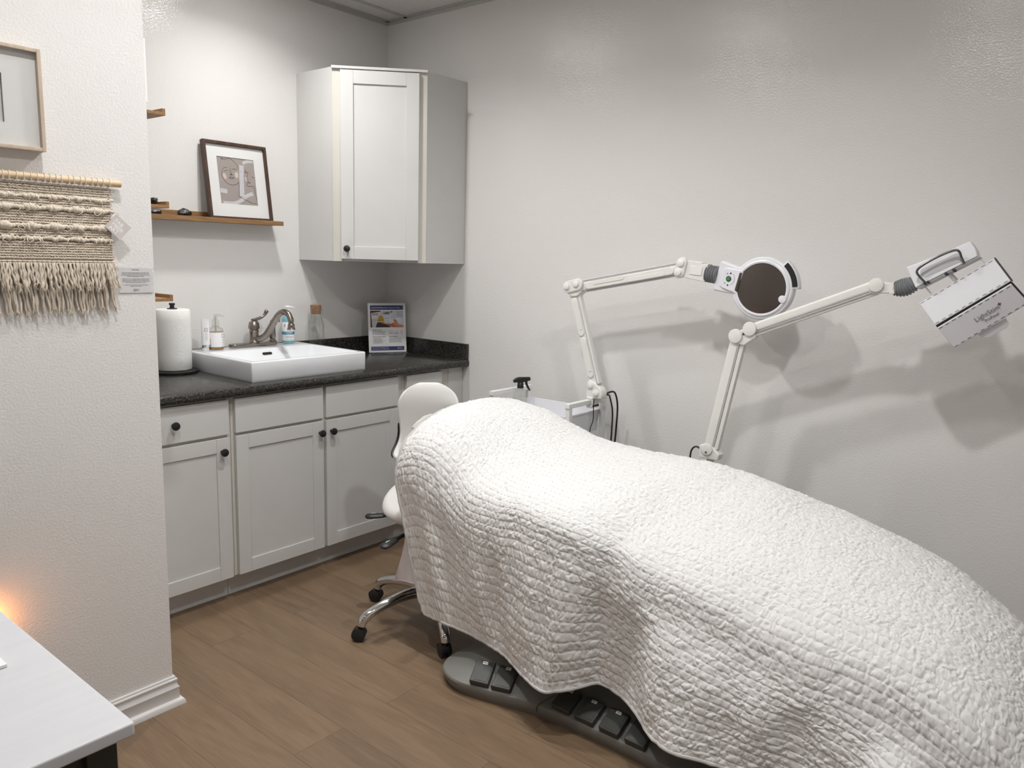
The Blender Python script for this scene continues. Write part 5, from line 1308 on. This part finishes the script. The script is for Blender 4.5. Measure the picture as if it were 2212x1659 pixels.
MB().lathe([(0.0077, 0.0015), (0.0072, 0.004), (0.0, 0.0046)], HP(-0.133, 0.001, -0.2285), 24, (-1, 0, 0), caps=False).build('power_button', M_green, plate)
for sg in (1, -1):
    MB().prism([(-0.1345, 0.0205*sg), (-0.1265, 0.0205*sg), (-0.1305, 0.0285*sg)], hc + Vector((-0.2287, 0, 0)), ea, eb, (-0.0005, 0, 0)).build('arrow_mark', M_ink, plate, smooth=False)
    MB().prism([(-0.1450, 0.0165*sg), (-0.1420, 0.0165*sg), (-0.1420, 0.0205*sg), (-0.1450, 0.0205*sg)], hc + Vector((-0.2287, 0, 0)), ea, eb, (-0.0005, 0, 0)).build('printed_mark', M_ink, plate, smooth=False)
mb = MB()
for k in range(14):
    q0 = -1.05 + 2.1*k/14; q1 = q0 + 0.14
    mb.prism([(-0.133 + r_*math.cos(q_), 0.001 + r_*math.sin(q_)) for r_, q_ in ((0.0235, q0), (0.0243, q0), (0.0243, q1), (0.0235, q1))], hc + Vector((-0.2287, 0, 0)), ea, eb, (-0.0004, 0, 0))
mb.build('dial_arc', M_ink, plate, smooth=False)
# smoked lens cover, domed, with a tongue into the neck
lens = MB().lathe([(0.0940, -0.002), (0.0935, 0.001), (0.075, 0.0040), (0.050, 0.0062), (0.025, 0.0073), (0.0, 0.0077)], HP(0, 0, -0.2235), 72, (-1, 0, 0), caps=False).build('lens_cover', M_smoke, head)
hprism([(-0.099, 0.036), (-0.086, 0.039), (-0.086, -0.039), (-0.099, -0.036)], -0.2290, -0.222).build('cover_hinge', M_smoke, lens, bevel=0.003, seg=2)
MB().lathe([(0.0, 0), (0.014, 0), (0.014, 0.004), (0.0, 0.006)], HP(0.090, -0.016, -0.2260), 20, (-1, 0, 0), caps=False).build('cover_latch', M_lav, head)
# grip
gq = [math.radians(14 + 50*k/16) for k in range(17)]
hprism([(0.112*math.cos(q_), 0.112*math.sin(q_)) for q_ in gq] + [(0.1385*math.cos(q_), 0.1385*math.sin(q_)) for q_ in reversed(gq)], -0.220, -0.186).build('grip', M_lav, head, bevel=0.005, seg=3, ang=50)
gq2 = [math.radians(18 + 42*k/16) for k in range(17)]
hprism([(0.1155*math.cos(q_), 0.1155*math.sin(q_)) for q_ in gq2] + [(0.1345*math.cos(q_), 0.1345*math.sin(q_)) for q_ in reversed(gq2)], -0.2235, -0.219).build('grip_pad', M_black, head, bevel=0.001, seg=1, ang=50)
# cables
MB().tube(spline([(-0.190, -1.635, 0.872), (-0.150, -1.655, 0.885), (-0.115, -1.655, 0.868), (-0.085, -1.650, 0.80), (-0.075, -1.640, 0.66), (-0.075, -1.63, 0.45)], 8), 0.0042, 10).build('power_cord', M_black, t)
MB().tube(spline([(-0.195, -1.640, 0.866), (-0.165, -1.648, 0.872), (-0.140, -1.645, 0.845), (-0.110, -1.640, 0.78), (-0.095, -1.630, 0.66), (-0.095, -1.62, 0.45)], 8), 0.0036, 10).build('power_cord', M_black, t)
MB().tube(spline([(-0.225, -1.612, 0.852), (-0.226, -1.6120, 0.81), (-0.226, -1.6120, 0.76), (-0.240, -1.608, 0.72), (-0.245, -1.606, 0.66)], 6), 0.0022, 8).build('thin_cord', M_black, t)

# ================================================================ light therapy panel on a floor stand
t = thing('light_therapy_panel', 'white light therapy panel lamp on a jointed arm at upper right', 'lamp', (-0.285, -2.20, 0), world=True)
sx, sy = -0.275, -2.20
MB().lathe([(0, 0.0), (0.150, 0.0), (0.155, 0.006), (0.150, 0.022), (0.06, 0.034), (0.022, 0.040), (0, 0.040)], (sx, sy, 0), 40, caps=False).build('floor_base', M_arm, t)
MB().cyl((sx, sy, 0.038), (sx, sy, 0.715), 0.015).build('pole', M_arm, t)
xf, xb = -0.300, -0.255
slab([(2.160, 0.705), (2.240, 0.705), (2.245, 0.728), (2.216, 0.755), (2.19, 0.765), (2.160, 0.755)], xf, xb).build('base_joint', M_arm, t, bevel=0.004, seg=2)
def disc(parent, a, z, x, r, h=0.006): return MB().lathe([(r, 0), (r, h*0.6), (r*0.94, h), (r*0.6, h*1.25), (0, h*1.3)], (x, -a, z), 36, (-1, 0, 0), caps=False).build('pivot_cap', M_arm, parent)
disc(t, 2.194, 0.744, xf, 0.0235)
MB().lathe([(0, 0), (0.0042, 0), (0.0042, 0.0006), (0, 0.0006)], (xf-0.008, -2.194, 0.733), 16, (-1, 0, 0), caps=False).build('screw', M_darkchrome, t)
l0, l1 = (2.206, 0.750), (2.284, 1.185)
lb = arm_bar('lower_arm', l0, l1, 0.040, -0.296, -0.260, M_arm, 0.010, t, 0.009)
arm_bar('arm_rod', l0, l1, 0.016, -0.290, -0.266, M_arm, -0.0195, lb, 0.003)
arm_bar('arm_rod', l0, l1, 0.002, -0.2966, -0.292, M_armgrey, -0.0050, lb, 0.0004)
slab([(2.272, 1.207), (2.325, 1.240), (2.350, 1.228), (2.352, 1.195), (2.310, 1.163), (2.282, 1.166)], -0.297, xb).build('elbow_joint', M_arm, t, bevel=0.004, seg=2)
disc(t, 2.276, 1.196, -0.297, 0.0270, 0.008); disc(t, 2.329, 1.227, -0.297, 0.0265, 0.008)
MB().lathe([(0, 0), (0.0045, 0), (0.0045, 0.0006), (0, 0.0006)], (-0.298, -2.306, 1.206), 16, (-1, 0, 0), caps=False).build('screw', M_darkchrome, t)
k0, k1 = (2.338, 1.224), (2.748, 1.400)
ub = arm_bar('upper_arm', k0, k1, 0.034, -0.296, -0.260, M_arm, 0.0065, t, 0.009)
arm_bar('arm_rod', k0, k1, 0.012, -0.290, -0.266, M_arm, -0.0205, ub, 0.003)
arm_bar('arm_rod', k0, k1, 0.0025, -0.297, -0.292, M_armgrey, -0.0125, ub, 0.0004)
slab([(2.740, 1.420), (2.800, 1.415), (2.801, 1.382), (2.742, 1.376), (2.726, 1.386)], -0.297, xb).build('wrist_joint', M_arm, t, bevel=0.004, seg=2)
disc(t, 2.753, 1.407, -0.297, 0.0240, 0.008)
MB().lathe([(0, 0), (0.0045, 0), (0.0045, 0.0006), (0, 0.0006)], (-0.3055, -2.753, 1.395), 16, (-1, 0, 0), caps=False).build('screw', M_darkchrome, t)
slab([(2.792, 1.416), (2.806, 1.418), (2.812, 1.380), (2.796, 1.380)], -0.300, -0.250).build('bellows_collar', M_arm, t, bevel=0.002)
pts = []; rs = []
for k in range(61):
    f_ = k/60; pts.append(pt(-0.276, 2.806 + 0.060*f_, 1.398 + 0.022*f_*f_)); rs.append(0.0225 + 0.006*math.sin(PI*f_) + 0.0022*math.cos(f_*2*PI*8))
MB().tube(pts, rs, 26).build('bellows', M_rubber, t)
# control box, tilted back so its long face looks up at the room
D3 = Vector((0, -0.874, 0.486)).normalized(); N3 = Vector((-0.93, -0.12, 0.22)); N3 = (N3 - D3*N3.dot(D3)).normalized(); T3 = D3.cross(N3).normalized()
if T3.z < 0: T3 = -T3
bc3 = Vector((-0.284, -2.946, 1.480))
bx = MB().prism([(-0.100, -0.036), (0.094, -0.024), (0.098, 0.0), (0.094, 0.030), (0.030, 0.0315), (-0.030, 0.0345), (-0.100, 0.040)], bc3 - N3*0.030, D3, T3, N3*0.050).build('control_box', M_lav, t, bevel=0.004, seg=3)
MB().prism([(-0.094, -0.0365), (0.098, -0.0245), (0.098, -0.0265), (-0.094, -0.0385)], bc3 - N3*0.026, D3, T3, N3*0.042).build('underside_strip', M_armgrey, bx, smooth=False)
for dd in (-0.070, -0.060, -0.004, 0.020):
    MB().obox(bc3 + D3*dd + T3*(-0.0335 + 0.012*dd) + N3*0.010, D3*0.0035, T3*0.003, N3*0.012).build('label_mark', M_ink, bx, smooth=False)
hA = [bc3 + D3*-0.068 + T3*-0.030 + N3*0.021, bc3 + D3*-0.072 + T3*-0.012 + N3*0.038, bc3 + D3*-0.072 + T3*0.006 + N3*0.044, bc3 + D3*-0.052 + T3*0.016 + N3*0.045, bc3 + D3*0.0 + T3*0.021 + N3*0.045, bc3 + D3*0.046 + T3*0.018 + N3*0.045, bc3 + D3*0.058 + T3*0.008 + N3*0.043, bc3 + D3*0.056 + T3*-0.010 + N3*0.036, bc3 + D3*0.054 + T3*-0.027 + N3*0.021]
mb = MB().tube(spline(hA, 5), 0.0038, 10)
mb.build('handle', M_darkchrome, bx)
MB().prism(rrect(-0.070, -0.018, 0.056, 0.012, 0.012, 5), bc3 + N3*0.0200, D3, T3, N3*0.0006).build('handle_recess', M_armgrey, bx, smooth=False)
# two hinged light panels
def panel4(P1, P2, P3, P4, th_): 
    P1, P2, P3, P4 = map(Vector, (P1, P2, P3, P4)); nr = (P2-P1).cross(P4-P1).normalized()
    if nr.x > 0: nr = -nr
    return (P1, P2, P3, P4, nr, MB().add([P1, P2, P3, P4, P1-nr*th_, P2-nr*th_, P3-nr*th_, P4-nr*th_], [(0, 1, 2, 3), (7, 6, 5, 4), (0, 4, 5, 1), (1, 5, 6, 2), (2, 6, 7, 3), (3, 7, 4, 0)]))
A1 = panel4((-0.283, -2.8845, 1.3545), (-0.283, -3.0785, 1.5030), (-0.302, -3.1330, 1.4364), (-0.302, -2.9430, 1.2872), 0.016)
A2 = panel4((-0.302, -2.9490, 1.2783), (-0.302, -3.1352, 1.4275), (-0.275, -3.1840, 1.3705), (-0.275, -3.0010, 1.2160), 0.016)
p1 = A1[5].build('light_panel', M_lav, t, bevel=0.002, seg=2); p2 = A2[5].build('light_panel', M_lav, t, bevel=0.002, seg=2)
def dash(parent, a, b, nr, inset, n, L0=0.55):
    a, b = Vector(a), Vector(b); d = (b-a); w_ = d.normalized().cross(nr).normalized(); mb = MB()
    for k in range(n):
        q0, q1 = (k + 0.15)/n, (k + 0.15 + L0)/n
        mb.obox(a + d*(q0+q1)/2 + inset + nr*0.0003, d*(q1-q0)/2, w_*0.00065, nr*0.0003)
    return mb.build('vent_slots', M_ink, parent, smooth=False)
for pn, (P1, P2, P3, P4, nr, _) in ((p1, A1), (p2, A2)):
    dn_ = (P4-P1).normalized()
    dash(pn, P1, P2, nr, dn_*0.0045, 11); dash(pn, P4, P3, nr, -dn_*0.0045, 11)
for pn, (P1, P2, P3, P4, nr, _) in ((p1, A1), (p2, A2)):
    e_ = (P2-P1).normalized(); MB().add([P2+e_*0.001, P3+e_*0.001, P3+e_*0.001-nr*0.014, P2+e_*0.001-nr*0.014, P2+e_*0.004, P3+e_*0.004, P3+e_*0.004-nr*0.014, P2+e_*0.004-nr*0.014], [(0, 1, 2, 3), (7, 6, 5, 4), (0, 4, 5, 1), (1, 5, 6, 2), (2, 6, 7, 3), (3, 7, 4, 0)]).build('edge_shade', M_black, pn, smooth=False)  # black end strips paint the shade on the panel edges
hm = (A1[3] + A2[0])/2; hn = (A1[2] + A2[1])/2
MB().tube([hm + Vector((0.014, 0, 0)), hn + Vector((0.014, 0, 0))], 0.0085, 14).build('hinge_tube', M_black, t)
P1, P2, P3, P4, nr, _ = A2
e_ = (P2-P1).normalized(); tup = nr.cross(e_).normalized()
if tup.z < 0: tup = -tup
text('lettering', 'LightStim', 0.0225, P4 + (P1-P4)*0.44 + e_*0.097 + nr*0.0006, e_, tup, M_greyink, p2, sx=0.92, extr=0.0001, bold=-0.006)
text('lettering', '+', 0.022, P4 + (P1-P4)*0.50 + e_*0.172 + nr*0.0006, e_, tup, pbr('maroon_ink', (0.08, 0.01, 0.03), 0.6), p2, extr=0.0001, bold=0.01)
text('lettering', 'ProPanel', 0.0120, P4 + (P1-P4)*0.27 + e_*0.118 + nr*0.0006, e_, tup, pbr('plum_ink', (0.14, 0.05, 0.08), 0.6), p2, extr=0.0001)
# yoke rods between control box and panels, and pale pull tab below
for dd in (-0.080, 0.0, 0.095):
    a_ = bc3 + D3*dd + T3*-0.030 - N3*0.006; b_ = A1[0] + (A1[1]-A1[0])*((dd + 0.125)/0.245) - A1[4]*0.008
    w_ = 0.009 if abs(dd) < 0.01 else 0.0028
    MB().tube([a_, b_], w_*0.8, 10).build('yoke_rod', M_white, t)
MB().prism([(0.075, 0.0), (0.165, 0.0), (0.163, -0.018), (0.152, -0.028), (0.095, -0.028), (0.080, -0.018)], P4 - nr*0.012, e_, tup, nr*0.003).build('pull_tab', M_lav, t, bevel=0.001)
MB().tube(spline([(-0.275, -2.168, 0.715), (-0.285, -2.150, 0.742), (-0.285, -2.128, 0.735), (-0.285, -2.118, 0.70), (-0.28, -2.12, 0.60)], 6), 0.0035, 8).build('power_cord', M_black, t)
